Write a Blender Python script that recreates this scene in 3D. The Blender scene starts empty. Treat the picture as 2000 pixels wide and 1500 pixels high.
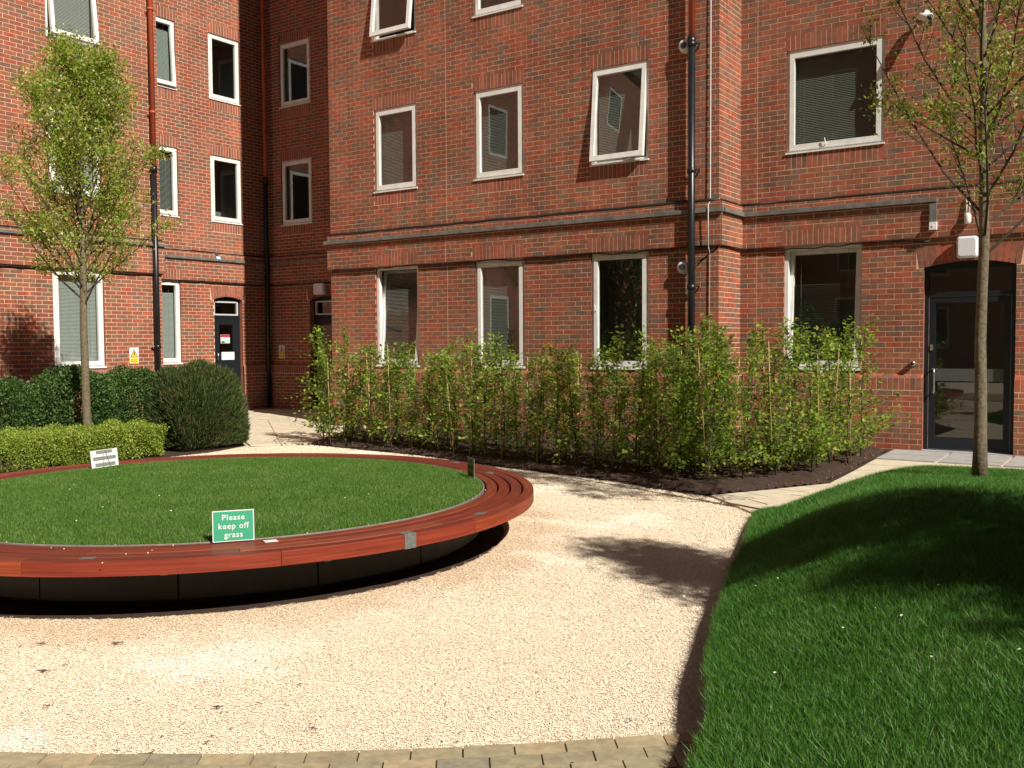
import bpy, bmesh, math, random
import numpy as np
from mathutils import Vector, Matrix

random.seed(7); rng = np.random.default_rng(7)
S = bpy.context.scene
C = S.collection

# ------------------------------------------------------------------ camera
F_PX, YAW, PITCH, ROLL, EYE = 1885.0, -0.59823, 0.04425, 0.00649, 1.584
def cam_axes():
    cy, sy = math.cos(YAW), math.sin(YAW)
    f = Vector((sy*math.cos(PITCH), cy*math.cos(PITCH), -math.sin(PITCH)))
    r = Vector((cy, -sy, 0)); d = f.cross(r)
    r2 = math.cos(ROLL)*r+math.sin(ROLL)*d; d2 = -math.sin(ROLL)*r+math.cos(ROLL)*d
    return r2, d2, f
CR, CD, CF = cam_axes()
cam_d = bpy.data.cameras.new('camera'); cam = bpy.data.objects.new('camera', cam_d); C.objects.link(cam)
cam_d.sensor_width = 36; cam_d.lens = 36*F_PX/2000; cam_d.clip_start = 0.05; cam_d.clip_end = 500
m3 = Matrix((CR, -CD, -CF)).transposed()
cam.matrix_world = Matrix.Translation((0, 0, EYE)) @ m3.to_4x4()
S.camera = cam
S.cycles.diffuse_bounces = 3
S.render.resolution_x = 1024; S.render.resolution_y = 768

# ------------------------------------------------------------------ light
SUNV = Vector((1, -.385, .90)).normalized()          # towards the sun
w = bpy.data.worlds.new('World'); S.world = w; w.use_nodes = True
nt = w.node_tree; nt.nodes.clear()
sky = nt.nodes.new('ShaderNodeTexSky'); sky.sky_type = 'NISHITA'; sky.sun_disc = False
sky.sun_elevation = math.asin(SUNV.z); sky.sun_rotation = math.atan2(SUNV.x, SUNV.y)
bg = nt.nodes.new('ShaderNodeBackground'); bg.inputs[1].default_value = 0.021
wo = nt.nodes.new('ShaderNodeOutputWorld')
nt.links.new(sky.outputs[0], bg.inputs[0]); nt.links.new(bg.outputs[0], wo.inputs[0])
sd = bpy.data.lights.new('sun', 'SUN'); sd.energy = 5.0; sd.angle = math.radians(0.5); sd.color = (1, .93, .82)
sun = bpy.data.objects.new('sun', sd); C.objects.link(sun)
sun.rotation_euler = SUNV.to_track_quat('Z', 'Y').to_euler(); sun.location = SUNV*60
S.view_settings.view_transform = 'Standard'; S.view_settings.look = 'None'
S.view_settings.gamma = 1; S.view_settings.use_curve_mapping = False
S.view_settings.exposure = 0.40

# ------------------------------------------------------------------ helpers
def tag(o, label=None, cat=None, group=None, kind=None):
    if label: o['label'] = label
    if cat: o['category'] = cat
    if group: o['group'] = group
    if kind: o['kind'] = kind
    return o
def empty(name, loc=(0, 0, 0)):
    o = bpy.data.objects.new(name, None); C.objects.link(o); o.location = loc; o.empty_display_size = .1
    return o
def link(name, me, parent=None):
    o = bpy.data.objects.new(name, me); C.objects.link(o)
    if parent is not None:
        o.parent = parent
        # built in world coordinates; every parent is unrotated, undo the chain of translations
        p, off = parent, Vector((0, 0, 0))
        while p is not None: off += p.location; p = p.parent
        o.location = -off
    return o
def mesh_np(name, V, Fs, mat=None, smooth=False, uv=None):
    """V (n,3) ; Fs (m,k) constant k"""
    me = bpy.data.meshes.new(name)
    V = np.asarray(V, dtype=np.float32); Fs = np.asarray(Fs, dtype=np.int32)
    n, k = Fs.shape
    me.vertices.add(len(V)); me.vertices.foreach_set('co', V.ravel())
    me.loops.add(n*k); me.loops.foreach_set('vertex_index', Fs.ravel())
    me.polygons.add(n); me.polygons.foreach_set('loop_start', np.arange(0, n*k, k, dtype=np.int32))
    me.polygons.foreach_set('loop_total', np.full(n, k, dtype=np.int32))
    me.polygons.foreach_set('use_smooth', np.full(n, bool(smooth)))
    me.update(calc_edges=True)
    if uv is not None:
        l = me.uv_layers.new(name='UVMap'); l.data.foreach_set('uv', np.asarray(uv, dtype=np.float32).ravel())
    if mat: me.materials.append(mat)
    return me
class MB:
    def __init__(s): s.v = []; s.f = []; s.uv = []
    def quad(s, a, b, c, d, uv=None):
        i = len(s.v); s.v += [tuple(a), tuple(b), tuple(c), tuple(d)]; s.f.append((i, i+1, i+2, i+3))
        s.uv += uv if uv else [(0, 0)]*4
    def poly(s, pts):
        i = len(s.v); s.v += [tuple(p) for p in pts]; s.f.append(tuple(range(i, i+len(pts)))); s.uv += [(0, 0)]*len(pts)
    def hexa(s, p):      # 8 points: bottom 4 (ccw), top 4
        i = len(s.v); s.v += [tuple(q) for q in p]
        for f in ((3, 2, 1, 0), (4, 5, 6, 7), (0, 1, 5, 4), (1, 2, 6, 5), (2, 3, 7, 6), (3, 0, 4, 7)):
            s.f.append(tuple(i+j for j in f)); s.uv += [(0, 0)]*4
    def box(s, a, b):
        x0, y0, z0 = a; x1, y1, z1 = b
        s.hexa([(x0, y0, z0), (x1, y0, z0), (x1, y1, z0), (x0, y1, z0), (x0, y0, z1), (x1, y0, z1), (x1, y1, z1), (x0, y1, z1)])
    def tube(s, pts, rad, n=8, cap=True):
        pts = [Vector(p) for p in pts]; rings = []
        rad = rad if hasattr(rad, '__len__') else [rad]*len(pts)
        prev = None
        for i, p in enumerate(pts):
            t = (pts[min(i+1, len(pts)-1)]-pts[max(i-1, 0)])
            t = t.normalized() if t.length > 1e-9 else Vector((0, 0, 1))
            if prev is None:
                a = t.cross(Vector((0.13, 0.31, 1))) if abs(t.z) < .93 else t.cross(Vector((1, .1, 0)))
            else: a = prev-t*prev.dot(t)
            a.normalize(); prev = a; b = t.cross(a); base = len(s.v)
            for k in range(n):
                an = 2*math.pi*k/n; s.v.append(tuple(p+(a*math.cos(an)+b*math.sin(an))*rad[i]))
            rings.append(base)
        for r0, r1 in zip(rings, rings[1:]):
            for k in range(n):
                k2 = (k+1) % n; s.f.append((r0+k, r0+k2, r1+k2, r1+k)); s.uv += [(0, 0)]*4
        if cap:
            s.f.append(tuple(rings[0]+k for k in range(n))[::-1]); s.f.append(tuple(rings[-1]+k for k in range(n))); s.uv += [(0, 0)]*(2*n)
    def mesh(s, name, mat, smooth=False, weld=False):
        me = bpy.data.meshes.new(name); me.from_pydata(s.v, [], s.f)
        l = me.uv_layers.new(name='UVMap')
        if len(s.uv) == len(l.data): l.data.foreach_set('uv', np.array(s.uv, dtype=np.float32).ravel())
        me.polygons.foreach_set('use_smooth', [bool(smooth)]*len(me.polygons))
        if mat: me.materials.append(mat)
        if weld:
            bm = bmesh.new(); bm.from_mesh(me); bmesh.ops.remove_doubles(bm, verts=bm.verts, dist=1e-5); bm.to_mesh(me); bm.free()
        me.update(); return me
    def obj(s, name, mat, parent=None, smooth=False, weld=False): return link(name, s.mesh(name, mat, smooth, weld), parent)

# ------------------------------------------------------------------ materials
def newmat(name):
    m = bpy.data.materials.new(name); m.use_nodes = True; m.node_tree.nodes.clear()
    return m, m.node_tree.nodes, m.node_tree.links
def nd(ns, t, **kw):
    n = ns.new(t)
    for k, v in kw.items():
        if k in ('inp',):
            for a, b in v.items(): n.inputs[a].default_value = b
        else: setattr(n, k, v)
    return n
def ramp(ns, stops, interp='LINEAR'):
    r = ns.new('ShaderNodeValToRGB'); r.color_ramp.interpolation = interp
    e = r.color_ramp.elements
    while len(e) > 1: e.remove(e[0])
    e[0].position = stops[0][0]; e[0].color = (*stops[0][1], 1)
    for p, c in stops[1:]:
        x = e.new(p); x.color = (*c, 1)
    return r
def simple(name, col, rough=.6, metal=0., noise=0., nscale=20, bump=0., spec=.5):
    m, ns, L = newmat(name)
    b = nd(ns, 'ShaderNodeBsdfPrincipled'); o = nd(ns, 'ShaderNodeOutputMaterial'); L.new(b.outputs[0], o.inputs[0])
    b.inputs['Base Color'].default_value = (*col, 1); b.inputs['Roughness'].default_value = rough; b.inputs['Metallic'].default_value = metal
    b.inputs['Specular IOR Level'].default_value = spec
    if noise or bump:
        tc = nd(ns, 'ShaderNodeTexCoord'); t = nd(ns, 'ShaderNodeTexNoise'); t.inputs['Scale'].default_value = nscale; t.inputs['Detail'].default_value = 6
        L.new(tc.outputs['Object'], t.inputs['Vector'])
        if noise:
            mx = nd(ns, 'ShaderNodeMix', data_type='RGBA', blend_type='MULTIPLY')
            mr = nd(ns, 'ShaderNodeMapRange'); L.new(t.outputs['Fac'], mr.inputs[0]); mr.inputs[1].default_value = .3; mr.inputs[2].default_value = .7
            mr.inputs[3].default_value = 1-noise; mr.inputs[4].default_value = 1+noise*.6
            mx.inputs[0].default_value = 1; mx.inputs[6].default_value = (*col, 1); L.new(mr.outputs[0], mx.inputs[7]); L.new(mx.outputs[2], b.inputs['Base Color'])
        if bump:
            bp = nd(ns, 'ShaderNodeBump'); bp.inputs['Strength'].default_value = bump; bp.inputs['Distance'].default_value = .01
            L.new(t.outputs['Fac'], bp.inputs['Height']); L.new(bp.outputs[0], b.inputs['Normal'])
    return m
def rnd_value(ns, L):
    g = nd(ns, 'ShaderNodeNewGeometry'); oi = nd(ns, 'ShaderNodeObjectInfo')
    a = nd(ns, 'ShaderNodeMath', operation='ADD'); L.new(g.outputs['Random Per Island'], a.inputs[0]); L.new(oi.outputs['Random'], a.inputs[1])
    f = nd(ns, 'ShaderNodeMath', operation='FRACT'); L.new(a.outputs[0], f.inputs[0])
    return f.outputs[0]
def brick_mat(name, stops):
    m, ns, L = newmat(name)
    b = nd(ns, 'ShaderNodeBsdfPrincipled'); o = nd(ns, 'ShaderNodeOutputMaterial'); L.new(b.outputs[0], o.inputs[0])
    r = ramp(ns, stops); L.new(rnd_value(ns, L), r.inputs[0])
    g = nd(ns, 'ShaderNodeNewGeometry')
    t = nd(ns, 'ShaderNodeTexNoise'); t.inputs['Scale'].default_value = 14; t.inputs['Detail'].default_value = 7; L.new(g.outputs['Position'], t.inputs['Vector'])
    t2 = nd(ns, 'ShaderNodeTexNoise'); t2.inputs['Scale'].default_value = .9; t2.inputs['Detail'].default_value = 4; L.new(g.outputs['Position'], t2.inputs['Vector'])
    mr = nd(ns, 'ShaderNodeMapRange'); L.new(t.outputs['Fac'], mr.inputs[0]); mr.inputs[1].default_value = .25; mr.inputs[2].default_value = .75; mr.inputs[3].default_value = .74; mr.inputs[4].default_value = 1.2
    mr2 = nd(ns, 'ShaderNodeMapRange'); L.new(t2.outputs['Fac'], mr2.inputs[0]); mr2.inputs[1].default_value = .3; mr2.inputs[2].default_value = .7; mr2.inputs[3].default_value = .78; mr2.inputs[4].default_value = 1.2
    mp = nd(ns, 'ShaderNodeMapping'); mp.inputs['Scale'].default_value = (5, 5, .35); L.new(g.outputs['Position'], mp.inputs[0])
    ts = nd(ns, 'ShaderNodeTexNoise'); ts.inputs['Scale'].default_value = 1; ts.inputs['Detail'].default_value = 5; L.new(mp.outputs[0], ts.inputs['Vector'])
    mrs = nd(ns, 'ShaderNodeMapRange'); L.new(ts.outputs['Fac'], mrs.inputs[0]); mrs.inputs[1].default_value = .35; mrs.inputs[2].default_value = .68; mrs.inputs[3].default_value = .88; mrs.inputs[4].default_value = 1.14
    m0 = nd(ns, 'ShaderNodeMath', operation='MULTIPLY'); L.new(mr2.outputs[0], m0.inputs[0]); L.new(mrs.outputs[0], m0.inputs[1])
    mm = nd(ns, 'ShaderNodeMath', operation='MULTIPLY'); L.new(mr.outputs[0], mm.inputs[0]); L.new(m0.outputs[0], mm.inputs[1])
    mx = nd(ns, 'ShaderNodeMix', data_type='RGBA', blend_type='MULTIPLY'); mx.inputs[0].default_value = 1
    L.new(r.outputs[0], mx.inputs[6]); L.new(mm.outputs[0], mx.inputs[7]); L.new(mx.outputs[2], b.inputs['Base Color'])
    b.inputs['Roughness'].default_value = .85; b.inputs['Specular IOR Level'].default_value = .25
    bp = nd(ns, 'ShaderNodeBump'); bp.inputs['Strength'].default_value = .25; bp.inputs['Distance'].default_value = .002
    t3 = nd(ns, 'ShaderNodeTexNoise'); t3.inputs['Scale'].default_value = 90; L.new(g.outputs['Position'], t3.inputs['Vector'])
    L.new(t3.outputs['Fac'], bp.inputs['Height']); L.new(bp.outputs[0], b.inputs['Normal'])
    return m
BR = [(0, (0.372, 0.089, 0.046)), (.14, (0.306, 0.093, 0.055)), (.28, (0.207, 0.098, 0.063)), (.42, (0.339, 0.116, 0.063)), (.54, (0.248, 0.107, 0.068)), (.66, (0.205, 0.127, 0.088)), (.76, (0.298, 0.080, 0.046)), (.86, (0.162, 0.111, 0.083)), (.93, (0.231, 0.103, 0.063)), (1, (0.372, 0.089, 0.046))]
M = {}
M['brick'] = brick_mat('brick', BR)
M['soldier'] = brick_mat('brick_soldier', [(0, (0.292, 0.103, 0.065)), (.3, (0.231, 0.103, 0.071)), (.6, (0.333, 0.114, 0.071)), (.8, (0.363, 0.093, 0.054)), (1, (0.181, 0.098, 0.071))])
M['mortar'] = simple('mortar', (.72, .48, .34), .95, noise=.18, nscale=3, bump=.3, spec=.1)
M['reveal'] = simple('reveal_brick', (.30, .10, .06), .9, noise=.2, nscale=8)
def flat_brick():
    m, ns, L = newmat('brick_far')
    b = nd(ns, 'ShaderNodeBsdfPrincipled'); o = nd(ns, 'ShaderNodeOutputMaterial'); L.new(b.outputs[0], o.inputs[0])
    uv = nd(ns, 'ShaderNodeUVMap'); bt = nd(ns, 'ShaderNodeTexBrick')
    L.new(uv.outputs[0], bt.inputs['Vector']); bt.inputs['Scale'].default_value = 1; bt.inputs['Brick Width'].default_value = .225; bt.inputs['Row Height'].default_value = .075
    bt.inputs['Mortar Size'].default_value = .005; bt.inputs['Color1'].default_value = (.42, .10, .055, 1); bt.inputs['Color2'].default_value = (.2, .09, .065, 1); bt.inputs['Mortar'].default_value = (.5, .35, .25, 1)
    L.new(bt.outputs['Color'], b.inputs['Base Color']); b.inputs['Roughness'].default_value = .9
    return m
M['brickfar'] = flat_brick()
M['frame'] = simple('white_frame', (.80, .80, .77), .35, noise=.10, nscale=9)
M['glass'] = None
def glass():
    m, ns, L = newmat('window_glass')
    o = nd(ns, 'ShaderNodeOutputMaterial'); mx = nd(ns, 'ShaderNodeMixShader'); L.new(mx.outputs[0], o.inputs[0])
    tr = nd(ns, 'ShaderNodeBsdfTransparent'); tr.inputs[0].default_value = (.82, .86, .84, 1)
    gl = nd(ns, 'ShaderNodeBsdfGlossy'); gl.inputs['Roughness'].default_value = .01; gl.inputs[0].default_value = (.95, .97, .97, 1)
    g0 = nd(ns, 'ShaderNodeNewGeometry'); dt = nd(ns, 'ShaderNodeVectorMath', operation='DOT_PRODUCT'); L.new(g0.outputs['Normal'], dt.inputs[0]); L.new(g0.outputs['Incoming'], dt.inputs[1])
    ab = nd(ns, 'ShaderNodeMath', operation='ABSOLUTE'); L.new(dt.outputs['Value'], ab.inputs[0]); om = nd(ns, 'ShaderNodeMath', operation='SUBTRACT'); om.inputs[0].default_value = 1; L.new(ab.outputs[0], om.inputs[1])
    pw = nd(ns, 'ShaderNodeMath', operation='POWER'); L.new(om.outputs[0], pw.inputs[0]); pw.inputs[1].default_value = 4.2
    ad = nd(ns, 'ShaderNodeMath', operation='MULTIPLY_ADD'); L.new(pw.outputs[0], ad.inputs[0]); ad.inputs[1].default_value = .88; ad.inputs[2].default_value = .095; ad.use_clamp = True
    L.new(ad.outputs[0], mx.inputs[0]); L.new(tr.outputs[0], mx.inputs[1]); L.new(gl.outputs[0], mx.inputs[2])
    g = nd(ns, 'ShaderNodeNewGeometry'); t = nd(ns, 'ShaderNodeTexNoise'); t.inputs['Scale'].default_value = 1.6; L.new(g.outputs['Position'], t.inputs['Vector'])
    bp = nd(ns, 'ShaderNodeBump'); bp.inputs['Strength'].default_value = .018; bp.inputs['Distance'].default_value = .02; L.new(t.outputs['Fac'], bp.inputs['Height']); L.new(bp.outputs[0], gl.inputs['Normal'])
    return m
M['glass'] = glass()
M['room'] = simple('room_interior', (.22, .215, .20), .9)
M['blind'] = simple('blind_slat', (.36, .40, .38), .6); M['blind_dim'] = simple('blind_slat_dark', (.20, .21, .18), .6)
M['blackpipe'] = simple('black_pipe', (.012, .013, .016), .35, noise=.3, nscale=5)
M['redpipe'] = simple('terracotta_pipe', (.42, .085, .035), .5, noise=.15, nscale=5)
M['greypipe'] = simple('grey_conduit', (.17, .165, .155), .45, noise=.35, nscale=7)
M['cable'] = simple('black_cable', (.012, .011, .011), .6)
M['white'] = simple('white_plastic', (.78, .78, .78), .4)
M['lamp'] = simple('lamp_diffuser', (.72, .72, .80), .35)
M['dark'] = simple('dark_metal', (.012, .016, .020), .45, noise=.1, nscale=4, spec=.3)
M['steel'] = simple('steel', (.55, .55, .53), .3, metal=.9)
M['plate'] = simple('galvanised', (.20, .21, .20), .5, metal=.4, noise=.3, nscale=60)
M['yellow'] = simple('sign_yellow', (.80, .58, .03), .5)
M['black'] = simple('sign_black', (.02, .02, .02), .6)
M['green'] = simple('sign_green', (.05, .33, .19), .35)
M['greysign'] = simple('sign_grey', (.22, .23, .23), .5)
M['red'] = simple('sign_red', (.55, .03, .05), .5)
M['paper'] = simple('paper', (.80, .82, .80), .7)
M['palegreen'] = simple('paper_green', (.45, .72, .60), .7)
M['corten'] = simple('plinth_panel', (.026, .021, .019), .55, noise=.25, nscale=9)
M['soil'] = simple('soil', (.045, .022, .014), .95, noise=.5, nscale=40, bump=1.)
M['cane'] = simple('bamboo_cane', (.50, .33, .14), .6, noise=.2, nscale=30)
M['bark'] = simple('bark', (.15, .12, .075), .9, noise=.4, nscale=35, bump=.8)
M['barkdark'] = simple('twig_bark', (.075, .055, .035), .9, noise=.3, nscale=30)
M['chip'] = simple('bark_chip', (.12, .07, .05), .9, noise=.3, nscale=50)
M['slab'] = simple('sandstone_slab', (.62, .55, .42), .85, noise=.16, nscale=7, bump=.25)
M['greyslab'] = simple('grey_slab', (.36, .36, .35), .8, noise=.15, nscale=12, bump=.2)
M['edging'] = simple('steel_edging', (.27, .24, .21), .45, metal=.2, noise=.25, nscale=12)
def varied(name, stops, rough=.85, nsc=30, amt=.25, bump=.3, spec=.25, big=None, stain=None):
    m, ns, L = newmat(name)
    b = nd(ns, 'ShaderNodeBsdfPrincipled'); o = nd(ns, 'ShaderNodeOutputMaterial'); L.new(b.outputs[0], o.inputs[0])
    r = ramp(ns, stops); L.new(rnd_value(ns, L), r.inputs[0]); g = nd(ns, 'ShaderNodeNewGeometry')
    t = nd(ns, 'ShaderNodeTexNoise'); t.inputs['Scale'].default_value = nsc; t.inputs['Detail'].default_value = 5; L.new(g.outputs['Position'], t.inputs['Vector'])
    mr = nd(ns, 'ShaderNodeMapRange'); L.new(t.outputs['Fac'], mr.inputs[0]); mr.inputs[1].default_value = .3; mr.inputs[2].default_value = .7; mr.inputs[3].default_value = 1-amt; mr.inputs[4].default_value = 1+amt
    mx = nd(ns, 'ShaderNodeMix', data_type='RGBA', blend_type='MULTIPLY'); mx.inputs[0].default_value = 1
    L.new(r.outputs[0], mx.inputs[6]); L.new(mr.outputs[0], mx.inputs[7]); out = mx.outputs[2]
    if stain:
        out = stain(ns, L, g, out)
    L.new(out, b.inputs['Base Color'])
    b.inputs['Roughness'].default_value = rough; b.inputs['Specular IOR Level'].default_value = spec
    if bump:
        bp = nd(ns, 'ShaderNodeBump'); bp.inputs['Strength'].default_value = bump; bp.inputs['Distance'].default_value = .005
        L.new(t.outputs['Fac'], bp.inputs['Height']); L.new(bp.outputs[0], b.inputs['Normal'])
    return m
BCX, BCY, BRo, BRi, BH, BF, BRp = -6.43, 5.14, 2.59, 2.205, .385, .087, 2.15
def gravel_stain(ns, L, g, col):
    # brown soil washed out round the bench, pale cleaner patches elsewhere
    sub = nd(ns, 'ShaderNodeVectorMath', operation='SUBTRACT'); L.new(g.outputs['Position'], sub.inputs[0]); sub.inputs[1].default_value = (BCX-.2, BCY, 0)
    ln = nd(ns, 'ShaderNodeVectorMath', operation='LENGTH'); L.new(sub.outputs[0], ln.inputs[0])
    t = nd(ns, 'ShaderNodeTexNoise'); t.inputs['Scale'].default_value = 2.2; t.inputs['Detail'].default_value = 5; L.new(g.outputs['Position'], t.inputs['Vector'])
    ad = nd(ns, 'ShaderNodeMath', operation='MULTIPLY_ADD'); L.new(t.outputs['Fac'], ad.inputs[0]); ad.inputs[1].default_value = 1.5; L.new(ln.outputs['Value'], ad.inputs[2])
    mr = nd(ns, 'ShaderNodeMapRange', interpolation_type='SMOOTHSTEP'); L.new(ad.outputs[0], mr.inputs[0]); mr.inputs[1].default_value = 3.35; mr.inputs[2].default_value = 3.95; mr.inputs[3].default_value = .62; mr.inputs[4].default_value = 0
    mx = nd(ns, 'ShaderNodeMix', data_type='RGBA', blend_type='MULTIPLY'); L.new(mr.outputs[0], mx.inputs[0]); L.new(col, mx.inputs[6]); mx.inputs[7].default_value = (.80, .68, .57, 1)
    t2 = nd(ns, 'ShaderNodeTexNoise'); t2.inputs['Scale'].default_value = 1.1; t2.inputs['Detail'].default_value = 6; L.new(g.outputs['Position'], t2.inputs['Vector'])
    m2 = nd(ns, 'ShaderNodeMapRange', interpolation_type='SMOOTHSTEP'); L.new(t2.outputs['Fac'], m2.inputs[0]); m2.inputs[1].default_value = .54; m2.inputs[2].default_value = .66; m2.inputs[3].default_value = 0; m2.inputs[4].default_value = .7
    mx2 = nd(ns, 'ShaderNodeMix', data_type='RGBA', blend_type='MULTIPLY'); L.new(m2.outputs[0], mx2.inputs[0]); L.new(mx.outputs[2], mx2.inputs[6]); mx2.inputs[7].default_value = (1.16, 1.22, 1.34, 1)
    mx3 = nd(ns, 'ShaderNodeMix', data_type='RGBA', blend_type='MULTIPLY')
    m3_ = nd(ns, 'ShaderNodeMapRange', interpolation_type='SMOOTHSTEP'); L.new(t2.outputs['Fac'], m3_.inputs[0]); m3_.inputs[1].default_value = .46; m3_.inputs[2].default_value = .36; m3_.inputs[3].default_value = 0; m3_.inputs[4].default_value = .22
    L.new(m3_.outputs[0], mx3.inputs[0]); L.new(mx2.outputs[2], mx3.inputs[6]); mx3.inputs[7].default_value = (.93, .84, .74, 1)
    return mx3.outputs[2]
M['stone'] = varied('gravel_stone', [(0, (0.806, 0.711, 0.552)), (.3, (0.775, 0.660, 0.502)), (.55, (0.826, 0.752, 0.614)), (.72, (0.705, 0.589, 0.450)), (.84, (0.886, 0.842, 0.757)), (.86, (0.584, 0.467, 0.369)), (.905, (0.222, 0.183, 0.154)), (.96, (0.342, 0.264, 0.205)), (1, (0.705, 0.558, 0.430))], .8, 60, .12, 0, stain=gravel_stain)
M['gravel'] = varied('gravel_bed', [(0, (0.687, 0.580, 0.436)), (1, (0.687, 0.580, 0.436))], .9, 110, .2, .5, stain=gravel_stain)
M['block'] = varied('paving_block', [(0, (.36, .30, .19)), (.3, (.30, .26, .17)), (.6, (.42, .34, .21)), (.8, (.27, .245, .18)), (1, (.38, .28, .16))], .85, 26, .18, .4)
def wood_mat(name, stops, rough=.5):
    m, ns, L = newmat(name)
    b = nd(ns, 'ShaderNodeBsdfPrincipled'); o = nd(ns, 'ShaderNodeOutputMaterial'); L.new(b.outputs[0], o.inputs[0])
    r = ramp(ns, stops); L.new(rnd_value(ns, L), r.inputs[0])
    uv = nd(ns, 'ShaderNodeUVMap'); mp = nd(ns, 'ShaderNodeMapping'); mp.inputs['Scale'].default_value = (1.4, 42, 1); L.new(uv.outputs[0], mp.inputs[0])
    t = nd(ns, 'ShaderNodeTexNoise'); t.inputs['Scale'].default_value = 1.5; t.inputs['Detail'].default_value = 8; t.inputs['Distortion'].default_value = .4; L.new(mp.outputs[0], t.inputs['Vector'])
    mr = nd(ns, 'ShaderNodeMapRange'); L.new(t.outputs['Fac'], mr.inputs[0]); mr.inputs[1].default_value = .3; mr.inputs[2].default_value = .7; mr.inputs[3].default_value = .62; mr.inputs[4].default_value = 1.3
    mx = nd(ns, 'ShaderNodeMix', data_type='RGBA', blend_type='MULTIPLY'); mx.inputs[0].default_value = 1
    L.new(r.outputs[0], mx.inputs[6]); L.new(mr.outputs[0], mx.inputs[7])
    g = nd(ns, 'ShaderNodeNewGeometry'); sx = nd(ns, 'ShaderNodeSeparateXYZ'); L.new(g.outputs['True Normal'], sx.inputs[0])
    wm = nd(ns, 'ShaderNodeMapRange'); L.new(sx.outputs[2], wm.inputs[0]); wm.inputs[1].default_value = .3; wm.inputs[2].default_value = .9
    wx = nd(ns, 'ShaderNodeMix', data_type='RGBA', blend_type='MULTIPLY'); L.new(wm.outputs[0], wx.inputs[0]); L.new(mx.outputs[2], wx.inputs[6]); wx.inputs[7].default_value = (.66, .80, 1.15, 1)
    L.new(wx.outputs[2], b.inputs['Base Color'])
    b.inputs['Roughness'].default_value = rough; b.inputs['Specular IOR Level'].default_value = .22
    bp = nd(ns, 'ShaderNodeBump'); bp.inputs['Strength'].default_value = .25; bp.inputs['Distance'].default_value = .003; L.new(t.outputs['Fac'], bp.inputs['Height']); L.new(bp.outputs[0], b.inputs['Normal'])
    return m
M['wood'] = wood_mat('hardwood', [(0, (0.232, 0.037, 0.016)), (.25, (0.284, 0.057, 0.020)), (.5, (0.181, 0.031, 0.020)), (.7, (0.249, 0.041, 0.018)), (.88, (0.318, 0.074, 0.027)), (1, (0.198, 0.034, 0.018))])
def leaf_mat(name, stops, transl=.35, rough=.45, nz=.5):
    m, ns, L = newmat(name)
    o = nd(ns, 'ShaderNodeOutputMaterial'); mx = nd(ns, 'ShaderNodeMixShader'); mx.inputs[0].default_value = transl; L.new(mx.outputs[0], o.inputs[0])
    b = nd(ns, 'ShaderNodeBsdfPrincipled'); t = nd(ns, 'ShaderNodeBsdfTranslucent'); L.new(b.outputs[0], mx.inputs[1]); L.new(t.outputs[0], mx.inputs[2])
    g = nd(ns, 'ShaderNodeNewGeometry'); n2 = nd(ns, 'ShaderNodeTexNoise'); n2.inputs['Scale'].default_value = 2.3; L.new(g.outputs['Position'], n2.inputs['Vector'])
    r = ramp(ns, stops); ma = nd(ns, 'ShaderNodeMath', operation='MULTIPLY_ADD'); L.new(n2.outputs['Fac'], ma.inputs[0]); ma.inputs[1].default_value = nz
    L.new(g.outputs['Random Per Island'], ma.inputs[2]); sb = nd(ns, 'ShaderNodeMath', operation='SUBTRACT'); L.new(ma.outputs[0], sb.inputs[0]); sb.inputs[1].default_value = nz/2
    L.new(sb.outputs[0], r.inputs[0])
    L.new(r.outputs[0], b.inputs['Base Color']); b.inputs['Roughness'].default_value = rough; b.inputs['Specular IOR Level'].default_value = .35
    hs = nd(ns, 'ShaderNodeHueSaturation'); hs.inputs['Value'].default_value = 1.5; L.new(r.outputs[0], hs.inputs['Color']); L.new(hs.outputs[0], t.inputs[0])
    return m
M['leaf_tree'] = leaf_mat('leaf_tree', [(0, (0.137, 0.244, 0.026)), (.35, (0.226, 0.351, 0.040)), (.65, (0.324, 0.390, 0.053)), (.85, (0.412, 0.371, 0.097)), (1, (0.667, 0.664, 0.396))], .45)
M['leaf_tree2'] = leaf_mat('leaf_tree_sparse', [(0, (.12, .19, .03)), (.4, (.20, .29, .04)), (.8, (.30, .32, .06)), (1, (.42, .38, .13))], .42)
M['leaf_hedge'] = leaf_mat('leaf_hedge', [(0, (0.101, 0.179, 0.023)), (.4, (0.168, 0.272, 0.032)), (.75, (0.246, 0.347, 0.046)), (1, (0.357, 0.398, 0.083))], .42)
M['leaf_low'] = leaf_mat('leaf_low_hedge', [(0, (.11, .19, .025)), (.4, (.22, .32, .04)), (.75, (.33, .41, .06)), (1, (.42, .47, .12))], .35)
M['leaf_dark'] = leaf_mat('leaf_dark_shrub', [(0, (.03, .065, .018)), (.5, (.055, .12, .025)), (.85, (.10, .18, .04)), (1, (.16, .22, .09))], .25)
M['yew'] = leaf_mat('yew_shoot', [(0, (0.022, 0.044, 0.014)), (.5, (0.045, 0.081, 0.022)), (.8, (0.090, 0.112, 0.030)), (1, (0.170, 0.150, 0.055))], .15)
M['grass'] = leaf_mat('lawn_grass', [(0, (0.062, 0.155, 0.020)), (.45, (0.092, 0.217, 0.028)), (.8, (0.132, 0.251, 0.040)), (1, (0.211, 0.279, 0.089))], .3, nz=.8)
M['grass2'] = leaf_mat('mound_grass', [(0, (0.030, 0.109, 0.013)), (.4, (0.055, 0.182, 0.018)), (.75, (0.084, 0.234, 0.028)), (.93, (0.118, 0.260, 0.050)), (1, (.15, .24, .07))], .3, nz=.75)
M['turf'] = simple('turf_soil', (.025, .055, .012), .95, noise=.4, nscale=25, bump=.6)

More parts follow.
